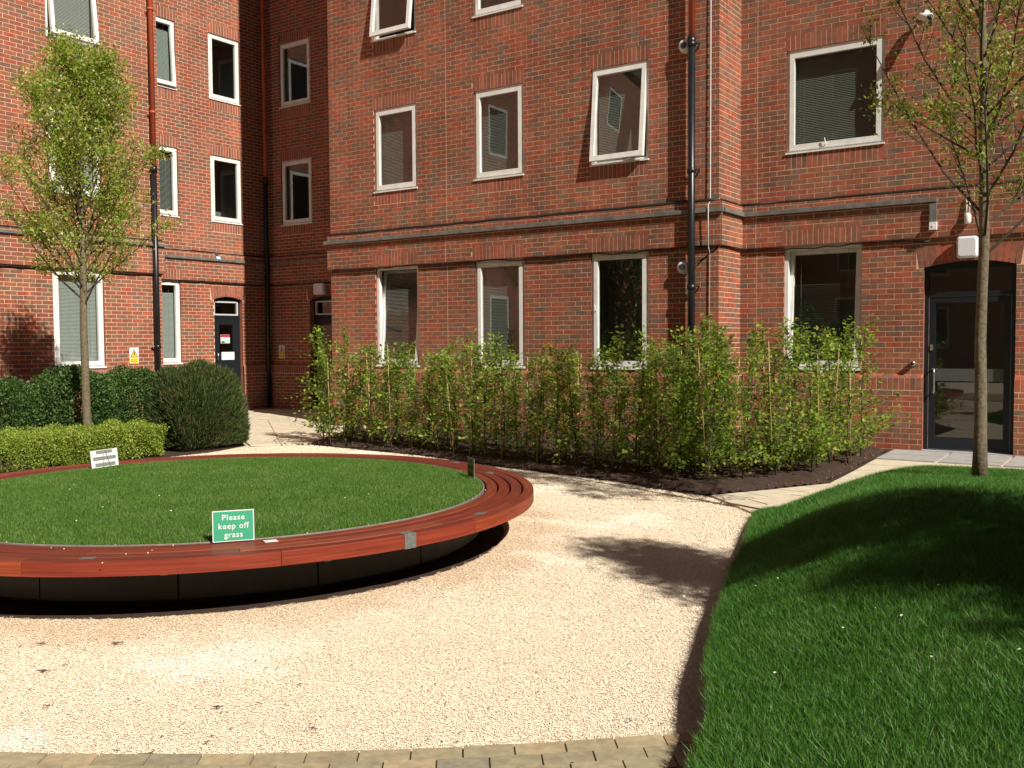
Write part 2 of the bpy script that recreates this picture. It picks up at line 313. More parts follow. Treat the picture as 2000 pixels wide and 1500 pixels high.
# ------------------------------------------------------------------ projection test (for picking the largest bricks)
def scr(p):
    v = Vector(p)-Vector((0, 0, EYE)); z = v.dot(CF)
    return (1000+F_PX*v.dot(CR)/z, 750+F_PX*v.dot(CD)/z) if z > .1 else None

# ================================================================== GROUND
gd = MB(); gd.quad((-60, -60, -.03), (60, -60, -.03), (60, 60, -.03), (-60, 60, -.03))
tag(gd.obj('ground', M['soil']), kind='structure')
gv = MB(); gv.quad((-16.59, -16, -.004), (16, -16, -.004), (16, 14.2, -.004), (-16.59, 14.2, -.004))
tag(gv.obj('gravel_ground', M['gravel']), kind='structure')

sr = MB(); sr.poly([(BCX-.1+2.43*math.cos(a), BCY+2.43*math.sin(a), .002) for a in np.linspace(0, 2*math.pi, 120, endpoint=False)]); tag(sr.obj('bench_shade_disc', M['soil']), kind='structure')  # soil-coloured disc added to deepen and widen the shade under the bench
def inpoly(P, poly):
    x, y = P[:, 0], P[:, 1]; r = np.zeros(len(P), bool); j = len(poly)-1
    for i in range(len(poly)):
        xi, yi = poly[i]; xj, yj = poly[j]
        c = ((yi > y) != (yj > y)) & (x < (xj-xi)*(y-yi)/((yj-yi)+1e-12)+xi); r ^= c; j = i
    return r
# mound outline (left lip, back edge, far right, front)
MOUND_L = [(-.62, .6), (-.98, 1.7), (-1.24, 2.75), (-1.42, 3.4), (-1.66, 3.95), (-1.93, 4.7), (-2.26, 5.75), (-2.47, 6.5), (-2.78, 7.5), (-3.02, 8.25)]
MOUND_B = [(-2.86, 8.75), (-2.4, 9.3), (-1.9, 9.9), (-1.3, 10.6), (-.4, 11.6), (.8, 12.4), (3.5, 13.0)]
MOUND = MOUND_L+MOUND_B+[(4.2, 8), (4.2, .6)]
def segdist(P, line):
    d = np.full(len(P), 1e9)
    for a, b in zip(line, line[1:]):
        a = np.array(a); b = np.array(b); ab = b-a; t = np.clip(((P-a)@ab)/(ab@ab), 0, 1)
        d = np.minimum(d, np.hypot(*(P-(a+t[:, None]*ab)).T))
    return d
def mound_h(P):
    P = np.atleast_2d(np.asarray(P, float)); Y = P[:, 1]
    dl = segdist(P, MOUND_L); db = segdist(P, MOUND_B)
    lip = np.interp(Y, [0, 3, 6, 8.3], [.16, .15, .12, .05])
    amp = np.interp(Y, [0, 2, 3.5, 5, 6.2, 7.3, 8.3, 9.3, 12], [.28, .32, .40, .52, .60, .51, .48, .40, .12])
    s = np.clip(dl/1.45, 0, 1); rise = amp*np.sin(s*math.pi/2)
    # falls away again towards the right of the crest
    crest = np.interp(Y, [0, 4, 6, 8, 10], [.6, -.1, -.75, -.35, -.2])
    over = np.clip((P[:, 0]-crest)/1.6, 0, 1); rise = rise*(1-.62*over*over*(3-2*over))
    b = np.clip(db/1.15, 0, 1); b = b*b*(3-2*b)
    h = (lip*np.clip(db/.3, .15, 1)+rise*b)
    h += .012*np.sin(P[:, 0]*3.1+1)*np.sin(P[:, 1]*2.3)
    # small hollow round the tree foot
    h -= .07*np.exp(-((P[:, 0]+1.2)**2+(P[:, 1]-8.0)**2)/.10)
    return h
GX, GY = np.meshgrid(np.arange(-3.1, 4.21, .07), np.arange(.6, 13.0, .07))
P = np.c_[GX.ravel(), GY.ravel()]; ok = inpoly(P, MOUND).reshape(GX.shape); H = mound_h(P)
V = np.c_[P, H]; idx = np.arange(len(P)).reshape(GX.shape)
ff = ok[:-1, :-1] & ok[:-1, 1:] & ok[1:, 1:] & ok[1:, :-1]
Fq = np.c_[idx[:-1, :-1][ff], idx[:-1, 1:][ff], idx[1:, 1:][ff], idx[1:, :-1][ff]]
mo = link('mound', mesh_np('mound', V, Fq, M['turf'], True)); tag(mo, kind='structure')
# rim wall of the mound following the smooth outline
def smooth_line(line, step=.06):
    out = []
    for a, b in zip(line, line[1:]):
        n = max(2, int(math.dist(a, b)/step))
        out += [(a[0]+(b[0]-a[0])*i/n, a[1]+(b[1]-a[1])*i/n) for i in range(n)]
    out.append(line[-1]); return out
rim = MB(); sl = smooth_line(MOUND_L+MOUND_B)
for a, b in zip(sl, sl[1:]):
    ma = np.array([(-2.0, 4.7)]); ha, hb = mound_h([a])[0], mound_h([b])[0]
    inx = .09
    ia = (a[0]+inx, a[1]-(.05 if a[1] > 8.3 else 0)); ib = (b[0]+inx, b[1]-(.05 if b[1] > 8.3 else 0))
    rim.quad((*b, -.01), (*a, -.01), (*a, ha), (*b, hb)); rim.quad((*b, hb), (*a, ha), (*ia, mound_h([ia])[0]+.001), (*ib, mound_h([ib])[0]+.001))
ro = rim.obj('mound_edge', M['turf']); tag(ro, kind='structure')

def blades(P2, Z, hmin, hmax, width, mat, name, lean=.5, segs=1):
    n = len(P2); a = rng.uniform(0, 2*math.pi, n); hh = rng.uniform(hmin, hmax, n)
    dx, dy = np.cos(a)*width/2, np.sin(a)*width/2
    la = rng.uniform(0, 2*math.pi, n); ll = hh*rng.uniform(0, lean, n)
    b0 = np.c_[P2[:, 0]-dx, P2[:, 1]-dy, Z-.004]; b1 = np.c_[P2[:, 0]+dx, P2[:, 1]+dy, Z-.004]
    tp = np.c_[P2[:, 0]+np.cos(la)*ll, P2[:, 1]+np.sin(la)*ll, Z+hh]
    V = np.stack([b0, b1, tp], 1).reshape(-1, 3); F = np.arange(3*n).reshape(-1, 3)
    return mesh_np(name, V, F, mat)
def scatter(poly, dens, bbox):
    x0, y0, x1, y1 = bbox; n = int((x1-x0)*(y1-y0)*dens); P = np.c_[rng.uniform(x0, x1, n), rng.uniform(y0, y1, n)]
    return P[inpoly(P, poly)]
def visible(P, margin=60, z=.3):
    v = np.c_[P, np.full(len(P), z-EYE)]; d = v@np.array(CF); x = 1000+F_PX*(v@np.array(CR))/np.maximum(d, .1); y = 750+F_PX*(v@np.array(CD))/np.maximum(d, .1)
    return (d > .3) & (x > -margin) & (x < 2000+margin) & (y < 1500+margin*4)
Pn = scatter(MOUND, 27000, (-3.1, .6, 2.6, 5.4)); Pn = Pn[visible(Pn, 400, .4)]
Pf = scatter(MOUND, 15000, (-3.1, 5.4, 3.2, 9.2)); Pf = Pf[visible(Pf, 400, .4)]
Pb = scatter(MOUND, 2500, (-3.1, 9.2, 3.5, 13))
Pm = np.r_[Pn, Pf, Pb]
# tufted lip along the edge
L_ = np.array(sl); k = rng.integers(0, len(L_), 12000); Pe = L_[k]+np.c_[rng.uniform(-.015, .05, 12000), rng.uniform(-.05, .05, 12000)]
Pm = np.r_[Pm, Pe]
wd = .0035+.0025*(Pm[:, 1] > 5)
me = blades(Pm, mound_h(Pm), .015, .038, .0036, M['grass2'], 'grass', 1.5)
tag(link('grass', me), 'long dark green grass covering the mound on the right', 'grass', kind='stuff')
# a few pale flecks (daisies) in the grass
def flecks(pts, zf, name, mat, size=.006):
    mb = MB()
    for x, y in pts:
        z = zf(x, y)+.035; mb.poly([(x+size*math.cos(t), y+size*math.sin(t), z+random.uniform(-.003, .003)) for t in np.arange(0, 6.2, 1.05)])
    return mb
fl = [(-1.5+random.uniform(-.7, 1.4), random.uniform(2.2, 7)) for _ in range(26)]
fb = flecks(fl, lambda x, y: mound_h([(x, y)])[0], 'daisies', M['white'])
tag(fb.obj('daisies', M['white']), 'tiny white daisies dotted in the mound grass', 'flowers', kind='stuff')

# ------------------------------------------------------------------ paving blocks in the foreground
pav = tag(MB().obj('paving', None), kind='structure')
ax = np.array([-3.698, 1.903]); bx = np.array([-1.572, 3.529]); du = (bx-ax)/np.linalg.norm(bx-ax); dn = np.array([du[1], -du[0]])
def rowc(u): return -.0463*u*u+.1242*u
def pv(u, v):   # gently curved rows; v grows towards the camera
    return ax+du*u+dn*(v+rowc(u))
bw, bh = .1985, .1
unit_blocks = []
pm = MB(); pts = [pv(u, 0) for u in np.linspace(-3, 3.6, 40)]; pts2 = [pv(u, 3.4) for u in np.linspace(-3, 3.6, 40)]
for i in range(39): pm.quad((*pts[i], .004), (*pts2[i], .004), (*pts2[i+1], .004), (*pts[i+1], .004))
o = pm.obj('joint_sand', simple('joint_sand', (.38, .33, .25), .95, noise=.2, nscale=60), pav); o['kind'] = 'stuff'
far_blocks = MB()
for r in range(30):
    for c in range(-14, 18):
        u0 = c*bw+(r % 2)*bw*.5; u1 = u0+bw-.007; v0 = r*bh+.004; v1 = v0+bh-.007
        q = [pv(u0, v0), pv(u1, v0), pv(u1, v1), pv(u0, v1)]; zt = .016+random.uniform(-.0015, .0015)
        s_ = scr((*q[0], 0)); vis = s_ and -80 < s_[0] < 2000 and s_[1] < 1560
        if inpoly(np.array([q[0]]), MOUND)[0]: continue
        pp = [(*q[3], 0), (*q[2], 0), (*q[1], 0), (*q[0], 0), (*q[3], zt), (*q[2], zt), (*q[1], zt), (*q[0], zt)]
        if vis:
            mb = MB(); mb.hexa(pp); mb.obj('paving_block', M['block'], pav)
        elif r < 24: far_blocks.hexa(pp)
fo = far_blocks.obj('paving_blocks_beyond', M['block'], pav); fo['kind'] = 'stuff'

# ------------------------------------------------------------------ planting bed, paths
BED = [(-11.05, 10.55), (-8.6, 10.32), (-6.75, 9.86), (-5.14, 9.55), (-4.41, 9.27), (-3.80, 9.12), (-3.05, 10.5), (-3.2, 14.2), (-5.45, 14.2), (-5.45, 13.33), (-12.6, 13.33)]
def sheet(name, poly, z, mat, kind='structure', amp=0):
    mb = MB(); mb.poly([(*p, z) for p in poly]); o = mb.obj(name, mat); o['kind'] = kind; return o
# lumpy soil
GX, GY = np.meshgrid(np.arange(-12.6, -2.8, .06), np.arange(9, 14.3, .06)); P = np.c_[GX.ravel(), GY.ravel()]
ok = inpoly(P, BED).reshape(GX.shape); sg = segdist(P, BED+BED[:1]); dz = np.clip(sg*.25, 0, .05)+.0065+rng.uniform(0, .022, len(P))*np.clip(sg/.15, 0, 1)
idx = np.arange(len(P)).reshape(GX.shape); ff = ok[:-1, :-1] & ok[:-1, 1:] & ok[1:, 1:] & ok[1:, :-1]
so = link('soil_bed', mesh_np('soil_bed', np.c_[P, dz], np.c_[idx[:-1, :-1][ff], idx[:-1, 1:][ff], idx[1:, 1:][ff], idx[1:, :-1][ff]], M['soil'], False)); so['kind'] = 'structure'
sheet('soil_bed_skirt', BED, .0075, M['soil'])
sheet('left_soil_bed', [(-16.59, 3), (-11.45, 3), (-11.5, 8.5), (-11.45, 9.0), (-11.75, 9.9), (-13.0, 10.9), (-16.59, 13.5)], .004, M['soil'])
n = 2600; P = np.c_[rng.uniform(-12.6, -2.8, n*2), rng.uniform(9, 14, n*2)]; P = P[inpoly(P, BED)]
chips = MB()
for x, y in P:
    a = random.uniform(0, 3.14); l = random.uniform(.008, .025); z = .06; c, s_ = math.cos(a)*l, math.sin(a)*l
    chips.quad((x-c, y-s_, z-.03), (x+s_*.4, y-c*.4, z+.005), (x+c, y+s_, z+random.uniform(-.01, .015)), (x-s_*.4, y+c*.4, z))
tag(chips.obj('bark_mulch', M['chip']), 'dark brown bark mulch lying between the hedge stems', 'mulch', kind='stuff')
# pale strip along the foot of the wall
st = MB(); st.box((-12.9, 12.75, .0), (-5.45, 13.30, .035)); tag(st.obj('wall_footing_strip', M['slab']), kind='structure')

def slabs(name, q, nu, nv, mat, gap=.008, z=.02, parent=None):
    """q: 4 corners; slab grid"""
    q = [np.array(p) for p in q]; par = tag(MB().obj(name, None), kind='structure')
    b = MB(); b.poly([(*p, .004) for p in q]); bo = b.obj('joint_mortar', M['mortar'], par)
    def at(s, t): return (q[0]*(1-s)+q[1]*s)*(1-t)+(q[3]*(1-s)+q[2]*s)*t
    for i in range(nu):
        off = .5/nv*(i % 2)
        for j in range(nv+1):
            t0, t1 = max(0, j/nv-off), min(1, (j+1)/nv-off)
            if t1-t0 < .02: continue
            e = .006
            c = [at(i/nu+e, t0+e), at((i+1)/nu-e, t0+e), at((i+1)/nu-e, t1-e), at(i/nu+e, t1-e)]
            zz = z+random.uniform(-.002, .002); mb = MB(); mb.hexa([(*p, .0) for p in c]+[(*p, zz) for p in c]); mb.obj('slab', mat, par)
    return par
slabs('path', [(-3.80, 9.12), (-3.04, 8.32), (-1.5, 11.2), (-3.00, 10.6)], 3, 4, M['slab'])
slabs('path', [(-3.03, 10.62), (-1.5, 11.2), (-1.2, 13.0), (-3.15, 13.0)], 2, 4, M['slab'])
slabs('door_landing', [(-3.16, 13.02), (.6, 13.02), (.6, 14.17), (-3.19, 14.17)], 5, 2, M['greyslab'], z=.035)
slabs('side_path', [(-11.6, 9.9), (-10.95, 10.55), (-13.35, 13.4), (-17.0, 13.4)], 2, 6, M['slab'])
slabs('side_path', [(-17.82, 13.42), (-13.3, 13.42), (-13.3, 15.78), (-17.82, 15.78)], 6, 4, M['slab'])

# ------------------------------------------------------------------ gravel stones
def stones(P, smin, smax, z=.0):
    n = len(P); s = rng.uniform(smin, smax, n)
    base = np.array([(1, 0, 0), (0, 1, 0), (-1, 0, 0), (0, -1, 0), (0, 0, .62)], float)
    V = base[None]*rng.uniform(.6, 1.25, (n, 5, 1))*s[:, None, None]; V[:, 4, :2] += rng.normal(size=(n, 2))*s[:, None]*.3
    a = rng.uniform(0, 6.28, n); ca, sa = np.cos(a), np.sin(a)
    X = V[..., 0]*ca[:, None]-V[..., 1]*sa[:, None]; Y = V[..., 0]*sa[:, None]+V[..., 1]*ca[:, None]
    Z = V[..., 2]+X*rng.uniform(-.3, .3, n)[:, None]
    V = np.stack([X+P[:, 0:1], Y+P[:, 1:2], Z+z+rng.uniform(0, smin*.6, n)[:, None]], -1).reshape(-1, 3)
    f = np.array([(0, 1, 4), (1, 2, 4), (2, 3, 4), (3, 0, 4)])
    F = (f[None]+(np.arange(n)*5)[:, None, None]).reshape(-1, 3); return V, F
def okg(P):
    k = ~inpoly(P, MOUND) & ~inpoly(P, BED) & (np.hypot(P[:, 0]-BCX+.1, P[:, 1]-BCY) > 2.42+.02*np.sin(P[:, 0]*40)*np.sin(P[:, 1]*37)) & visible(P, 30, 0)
    uu = (P-ax)@du; vv = (P-ax)@dn; k &= vv < rowc(uu)+.008
    k &= ~inpoly(P, [(-3.80, 9.12), (-3.04, 8.32), (-1.5, 11.2), (-3.00, 10.6)]) & ~inpoly(P, [(-11.6, 9.9), (-10.95, 10.55), (-13.35, 13.4), (-17.0, 13.4)])
    k &= P[:, 0] > -11.5
    return k
def sc(x0, y0, x1, y1, d):
    n = int((x1-x0)*(y1-y0)*d); P = np.c_[rng.uniform(x0, x1, n), rng.uniform(y0, y1, n)]; return P[okg(P)]
P = sc(-6, 1.5, -1, 4.6, 30000); V1, F1 = stones(P, .0020, .0048)
P = sc(-6.5, 4.6, -1.8, 7.2, 16000); V2, F2 = stones(P, .0028, .0058)
P = sc(-12, 7.2, -2.5, 11.5, 4500); V3, F3 = stones(P, .0045, .008)
V = np.r_[V1, V2, V3]; Fg = np.r_[F1, F2+len(V1), F3+len(V1)+len(V2)]
tag(link('gravel', mesh_np('gravel', V, Fg, M['stone'])), 'cream gravel chippings spread over the courtyard', 'gravel', kind='stuff')

# ================================================================== BUILDING
bld = empty('brick_building', (-9, 13.36, 0))
tag(bld, 'red brick building round the courtyard with white framed windows and dark doors', 'building')
all_bricks = []   # (kind, 8 corner verts)
class Wall:
    def __init__(s, O, du, n, z1, u0, u1):
        s.O = Vector((*O, 0)); s.du = Vector((*du, 0)); s.n = Vector((*n, 0)); s.z1 = z1; s.u0 = u0; s.u1 = u1
    def p(s, u, z, d=0): return s.O+s.du*u+s.n*d+Vector((0, 0, z))
def subtract(rects, hole):
    out = []
    hu0, hz0, hu1, hz1 = hole
    for (u0, z0, u1, z1) in rects:
        if hu1 <= u0 or hu0 >= u1 or hz1 <= z0 or hz0 >= z1: out.append((u0, z0, u1, z1)); continue
        if hu0 > u0: out.append((u0, z0, hu0, z1))
        if hu1 < u1: out.append((hu1, z0, u1, z1))
        a, b = max(u0, hu0), min(u1, hu1)
        if hz0 > z0: out.append((a, z0, b, hz0))
        if hz1 < z1: out.append((a, hz1, b, z1))
    return out
flip_needed = {}
def add_brick(W, u0, z0, u1, z1, d, kind='brick', depth=.014):
    if u1-u0 < .018 or z1-z0 < .015: return
    j = random.uniform(-.0005, .0006); t = [random.uniform(-.0005, .0005) for _ in range(4)]
    b = [W.p(u0, z0, d-depth), W.p(u1, z0, d-depth), W.p(u1, z1, d-depth), W.p(u0, z1, d-depth)]
    f = [W.p(u0, z0, d+j+t[0]), W.p(u1, z0, d+j+t[1]), W.p(u1, z1, d+j+t[2]), W.p(u0, z1, d+j+t[3])]
    all_bricks.append((kind, b+f))
def field(W, u0, u1, z0, z1, d, holes, phase=0, joint=None):
    n0 = int(math.floor((z0-.045)/.075)); n1 = int(math.ceil((z1-.045)/.075))
    for n in range(n0, n1):
        za, zb = .045+n*.075, .045+n*.075+.065
        za2, zb2 = max(za, z0), min(zb, z1)
        if zb2-za2 < .015: continue
        off = ((n+phase) % 2)*.1125
        k0 = int(math.floor((u0-off)/.225))-1; k1 = int(math.ceil((u1-off)/.225))+1
        for k in range(k0, k1):
            a = off+k*.225+.005; b = a+.215; a, b = max(a, u0), min(b, u1)
            if b-a < .018: continue
            rs = [(a, za2, b, zb2)]
            for h in holes: rs = subtract(rs, h)
            if joint:
                for jn in joint: rs = subtract(rs, (jn-.006, -1, jn+.006, 99))
            for r in rs: add_brick(W, *r, d)
def soldiers(W, u0, u1, z0, z1, d):
    n = max(1, round((u1-u0)/.0755)); s = (u1-u0)/n
    for i in range(n): add_brick(W, u0+i*s+.005, z0+.005, u0+(i+1)*s-.005, z1-.005, d, 'soldier')
def backing(W, u0, u1, z0, z1, d, holes, mb):
    us = sorted({u0, u1}|{x for h in holes for x in (h[0], h[2]) if u0 < x < u1}); zs = sorted({z0, z1}|{x for h in holes for x in (h[1], h[3]) if z0 < x < z1})
    for a, b in zip(us, us[1:]):
        for c, e in zip(zs, zs[1:]):
            mu, mz = (a+b)/2, (c+e)/2
            if any(h[0] < mu < h[2] and h[1] < mz < h[3] for h in holes): continue
            mb.quad(W.p(a, c, d), W.p(b, c, d), W.p(b, e, d), W.p(a, e, d))
def reveal(W, h, d, mb, depth=.19):
    u0, z0, u1, z1 = h
    for a, b in (((u0, z0), (u0, z1)), ((u0, z1), (u1, z1)), ((u1, z1), (u1, z0)), ((u1, z0), (u0, z0))):
        mb.quad(W.p(*a, d), W.p(*b, d), W.p(*b, d-depth), W.p(*a, d-depth))
ZT = 9.9; HT = 14.8
PL, LOW, BANDD = .04, 0.0, .05
Z_PL, Z_BAND0, Z_BAND1 = 1.045, 2.97, 3.60
mort = MB(); REV = []; far = MB()
def farquad(W, u0, u1, z0, z1, d=0):
    uv = [(u0, z0), (u1, z0), (u1, z1), (u0, z1)]
    far.quad(W.p(u0, z0, d), W.p(u1, z0, d), W.p(u1, z1, d), W.p(u0, z1, d), uv)
def build_wall(W, wins, doors, phase=0, joint=None, lo_ext=(0, 0), band_ext=(0, 0), zt=ZT):
    """wins: list (u0,u1,z0,z1,row). doors: (u0,u1,zside,zcrown)"""
    u0, u1 = W.u0, W.u1
    hole = [(a, c, b, e) for a, b, c, e, r in wins]+[(a, 0, b, zc) for a, b, zs, zc in doors]
    sold = []
    for a, b, c, e, r in wins:
        sold.append((a-.02, e, b+.02, e+.225) if r > 1 else (a-.02, 2.97, b+.02, 3.195))
        if r > 1: sold.append((a-.0, c-.225, b, c))
    # plinth
    field(W, u0+0-lo_ext[0]*PL, u1+lo_ext[1]*PL, .0, .87, PL, hole, phase, joint)
    # plinth soldiers and sloping top
    seg = [(u0-lo_ext[0]*PL, u1+lo_ext[1]*PL)]
    for a, b, zs, zc in doors: seg = [x for (p, q) in seg for x in (((p, a), (b, q)) if p < a < q else ((p, q),))]
    for p, q in seg:
        soldiers(W, p, q, .87, Z_PL-.003, PL)
        n = max(1, round((q-p)/.0755)); s = (q-p)/n
        for i in range(n):
            a, b = p+i*s+.004, p+(i+1)*s-.004
            bk = [W.p(a, Z_PL, -.005), W.p(b, Z_PL, -.005), W.p(b, Z_PL+.05, -.005), W.p(a, Z_PL+.05, -.005)]
            fr = [W.p(a, Z_PL, PL), W.p(b, Z_PL, PL), W.p(b, Z_PL+.05, 0.003), W.p(a, Z_PL+.05, 0.003)]
            all_bricks.append(('soldier', bk+fr))
        mort.quad(W.p(p, Z_PL-.004, PL-.006), W.p(q, Z_PL-.004, PL-.006), W.p(q, Z_PL+.048, -.001), W.p(p, Z_PL+.048, -.001))
    # arches
    arch = []
    for a, b, zs, zc in doors:
        top = zc+.215; arch.append((a-.10, zs-.02, b+.10, top)); n = round((b-a+.2)/.078); s = (b-a+.2)/n; um = (a+b)/2; hw = (b-a)/2
        for i in range(n):
            ua, ub = a-.10+i*s+.004, a-.10+(i+1)*s-.004
            def arc(u): t = min(1, abs(u-um)/hw); return zs+(zc-zs)*(1-t*t) if abs(u-um) < hw else zs
            ca = 1+.10*0; k = .93
            ba, bb = um+(ua-um)*k+0, um+(ub-um)*k
            bk = [W.p(ba, arc(ba), -.10), W.p(bb, arc(bb), -.10), W.p(ub, top, -.014), W.p(ua, top, -.014)]
            fr = [W.p(ba, arc(ba), .003), W.p(bb, arc(bb), .003), W.p(ub, top, .003), W.p(ua, top, .003)]
            all_bricks.append(('soldier', bk+fr))
    field(W, u0, u1, Z_PL+.05, Z_BAND0, LOW, hole+arch, phase, joint)
    field(W, u0-band_ext[0]*BANDD, u1+band_ext[1]*BANDD, Z_BAND0, Z_BAND1, BANDD, [s for s in sold], phase, joint)
    field(W, u0, u1, Z_BAND1, zt, 0, hole+sold, phase, joint)
    for a, c, b, e in sold: soldiers(W, a, b, c, e, BANDD if c < 3 else 0)
    backing(W, u0-lo_ext[0]*PL, u1+lo_ext[1]*PL, 0, Z_PL, PL-.0022, hole, mort)
    backing(W, u0, u1, Z_PL, Z_BAND0+.01, LOW-.0022, hole, mort)
    backing(W, u0-band_ext[0]*BANDD, u1+band_ext[1]*BANDD, Z_BAND0, Z_BAND1, BANDD-.0022, [], mort)
    backing(W, u0, u1, Z_BAND1-.01, zt, -.0022, hole, mort)
    # underside and top of band
    e0, e1 = u0-band_ext[0]*BANDD, u1+band_ext[1]*BANDD
    mort.quad(W.p(e0, Z_BAND0, BANDD-.005), W.p(e1, Z_BAND0, BANDD-.005), W.p(e1, Z_BAND0, -.02), W.p(e0, Z_BAND0, -.02))
    mort.quad(W.p(e0, Z_BAND1-.003, BANDD-.003), W.p(e1, Z_BAND1-.003, BANDD-.003), W.p(e1, Z_BAND1-.003, -.02), W.p(e0, Z_BAND1-.003, -.02))
    for h in hole: REV.append((W, h))
    farquad(W, u0, u1, zt, HT)

# storey heights
R1 = (1.14, 2.955); R2 = (4.32, 5.82); R3 = (7.05, 8.52)
WA = Wall((-13.27, 13.36), (1, 0), (0, -1), ZT, 0, 7.82)
aw = [(1.14, 2.15), (3.415, 4.42), (5.69, 6.69)]
winsA = [(a, b, *R, i+1) for i, R in enumerate((R1, R2, R3)) for a, b in aw]
build_wall(WA, winsA, [], 0, [2.815], (1, 1), (1, 1), 8.6)
WR = Wall((-5.45, 13.36), (0, 1), (1, 0), ZT, 0, .86)
build_wall(WR, [], [], 1, None, (0, 0), (0, 0), 8.6)
WB = Wall((-5.45, 14.22), (1, 0), (0, -1), ZT, 0, 6.6)
winsB = [(.675, 1.80, *R1, 1), (.70, 2.085, *R2, 2), (.70, 2.085, *R3, 3)]
doorB = [(2.63, 3.77, 2.56, 2.635)]
build_wall(WB, winsB, doorB, 0, [.26], (0, 0), (0, 0), 8.2)
WC1 = Wall((-16.59, 12.0), (0, -1), (1, 0), ZT, 0, 4.2)
c1w = [(1.27, 2.27)]
winsC1 = [(a, b, *R, i+1) for i, R in enumerate((R1, R2, R3)) for a, b in c1w]
build_wall(WC1, winsC1, [], 0, None, (1, 0), (1, 0), ZT)
WC2 = Wall((-17.85, 12.0), (0, 1), (1, 0), ZT, 0, 3.815)
winsC2 = [(.40, 1.38, *R, i+1) for i, R in enumerate((R1, R2, R3))]+[(2.25, 3.12, *R2, 2), (2.25, 3.12, *R3, 3)]
doorC = [(2.27, 3.07, 2.57, 2.645)]
build_wall(WC2, winsC2, doorC, 1)
WD = Wall((-17.85, 15.815), (1, 0), (0, -1), ZT, 0, 4.6)
winsD = [(.56, 1.57, *R2, 2), (.56, 1.57, *R3, 3)]
doorD = [(1.45, 2.4, 2.57, 2.645)]
build_wall(WD, winsD, doorD, 0)
# plain stretches outside the frame and above
WCx = Wall((-16.59, 12.0), (0, -1), (1, 0), ZT, 4.2, 28)
WBx = Wall((-5.45, 14.22), (1, 0), (0, -1), ZT, 6.6, 22)
fb_w = MB()
def far_windows(W, us, rows=(R1, R2, R3, (9.75, 11.2), (12.4, 13.8))):
    """window frames and dark panes of the stretches seen only in reflections"""
    holes = [(a, r[0], a+1.0, r[1]) for a in us for r in rows]
    zs = sorted({0, HT}|{z for h in holes for z in (h[1], h[3])}); uu = sorted({W.u0, W.u1}|{x for h in holes for x in (h[0], h[2])})
    for a, b in zip(uu, uu[1:]):
        for c, e in zip(zs, zs[1:]):
            if any(h[0] < (a+b)/2 < h[2] and h[1] < (c+e)/2 < h[3] for h in holes): continue
            farquad(W, a, b, c, e)
    return [(h[0], h[2], h[1], h[3]) for h in holes]
hx = far_windows(WCx, [5.3, 8.4, 11.5, 14.6, 17.7, 21]); hb = far_windows(WBx, [8, 11, 14, 17])
farquad(Wall((-17.85, 12.0), (1, 0), (0, 1), ZT, 0, 1.26), 0, 1.26, 0, HT)
farquad(Wall((-13.27, 15.815), (0, -1), (-1, 0), ZT, 0, 2.455), 0, 2.455, 0, HT)
fo = far.obj('wall', M['brickfar'], bld)
link('wall', mort.mesh('wall', M['mortar']), bld)
for W_, h_ in REV:
    rv = MB(); reveal(W_, h_, -.003, rv); rv.obj('reveal', M['reveal'], bld)
# roofs
rf = MB(); rf.box((-30, 12, HT), (-16.4, 30, HT+.3)); rf.box((-30, -18, HT), (-16.4, 12, HT+.3)); rf.box((-16.4, 13.2, HT), (18, 30, HT+.3))
rf.obj('roof', simple('roof', (.12, .10, .09), .9), bld)
# bricks: 300 that show largest -> objects, rest joined
def area(c):
    q = [scr(p) for p in c[4:8]]
    if any(x is None for x in q) or any(not (0 <= x[0] <= 2000 and 0 <= x[1] <= 1500) for x in q): return 0
    return abs(sum(q[i][0]*q[(i+1) % 4][1]-q[(i+1) % 4][0]*q[i][1] for i in range(4)))/2
full = sorted(range(len(all_bricks)), key=lambda i: -area(all_bricks[i][1]))
chosen = set(full[:300])
BFACES = [(4, 5, 6, 7), (0, 1, 5, 4), (1, 2, 6, 5), (2, 3, 7, 6), (3, 0, 4, 7)]
for kind in ('brick', 'soldier'):
    ids = [i for i in range(len(all_bricks)) if all_bricks[i][0] == kind and i not in chosen]
    V = np.array([[tuple(p) for p in all_bricks[i][1]] for i in ids], dtype=np.float32).reshape(-1, 3)
    F = (np.array(BFACES)[None]+(np.arange(len(ids))*8)[:, None, None]).reshape(-1, 4)
    o = link('brickwork' if kind == 'brick' else 'soldier_course', mesh_np('brickwork', V, F, M[kind]), bld); o['kind'] = 'stuff'
for i in sorted(chosen):
    kind, c = all_bricks[i]; ctr = sum((Vector(p) for p in c), Vector())/8
    me = bpy.data.meshes.new('brick'); me.from_pydata([tuple(Vector(p)-ctr) for p in c], [], BFACES); me.materials.append(M[kind])
    o = bpy.data.objects.new('brick', me); C.objects.link(o); o.parent = bld; o.location = ctr-bld.location

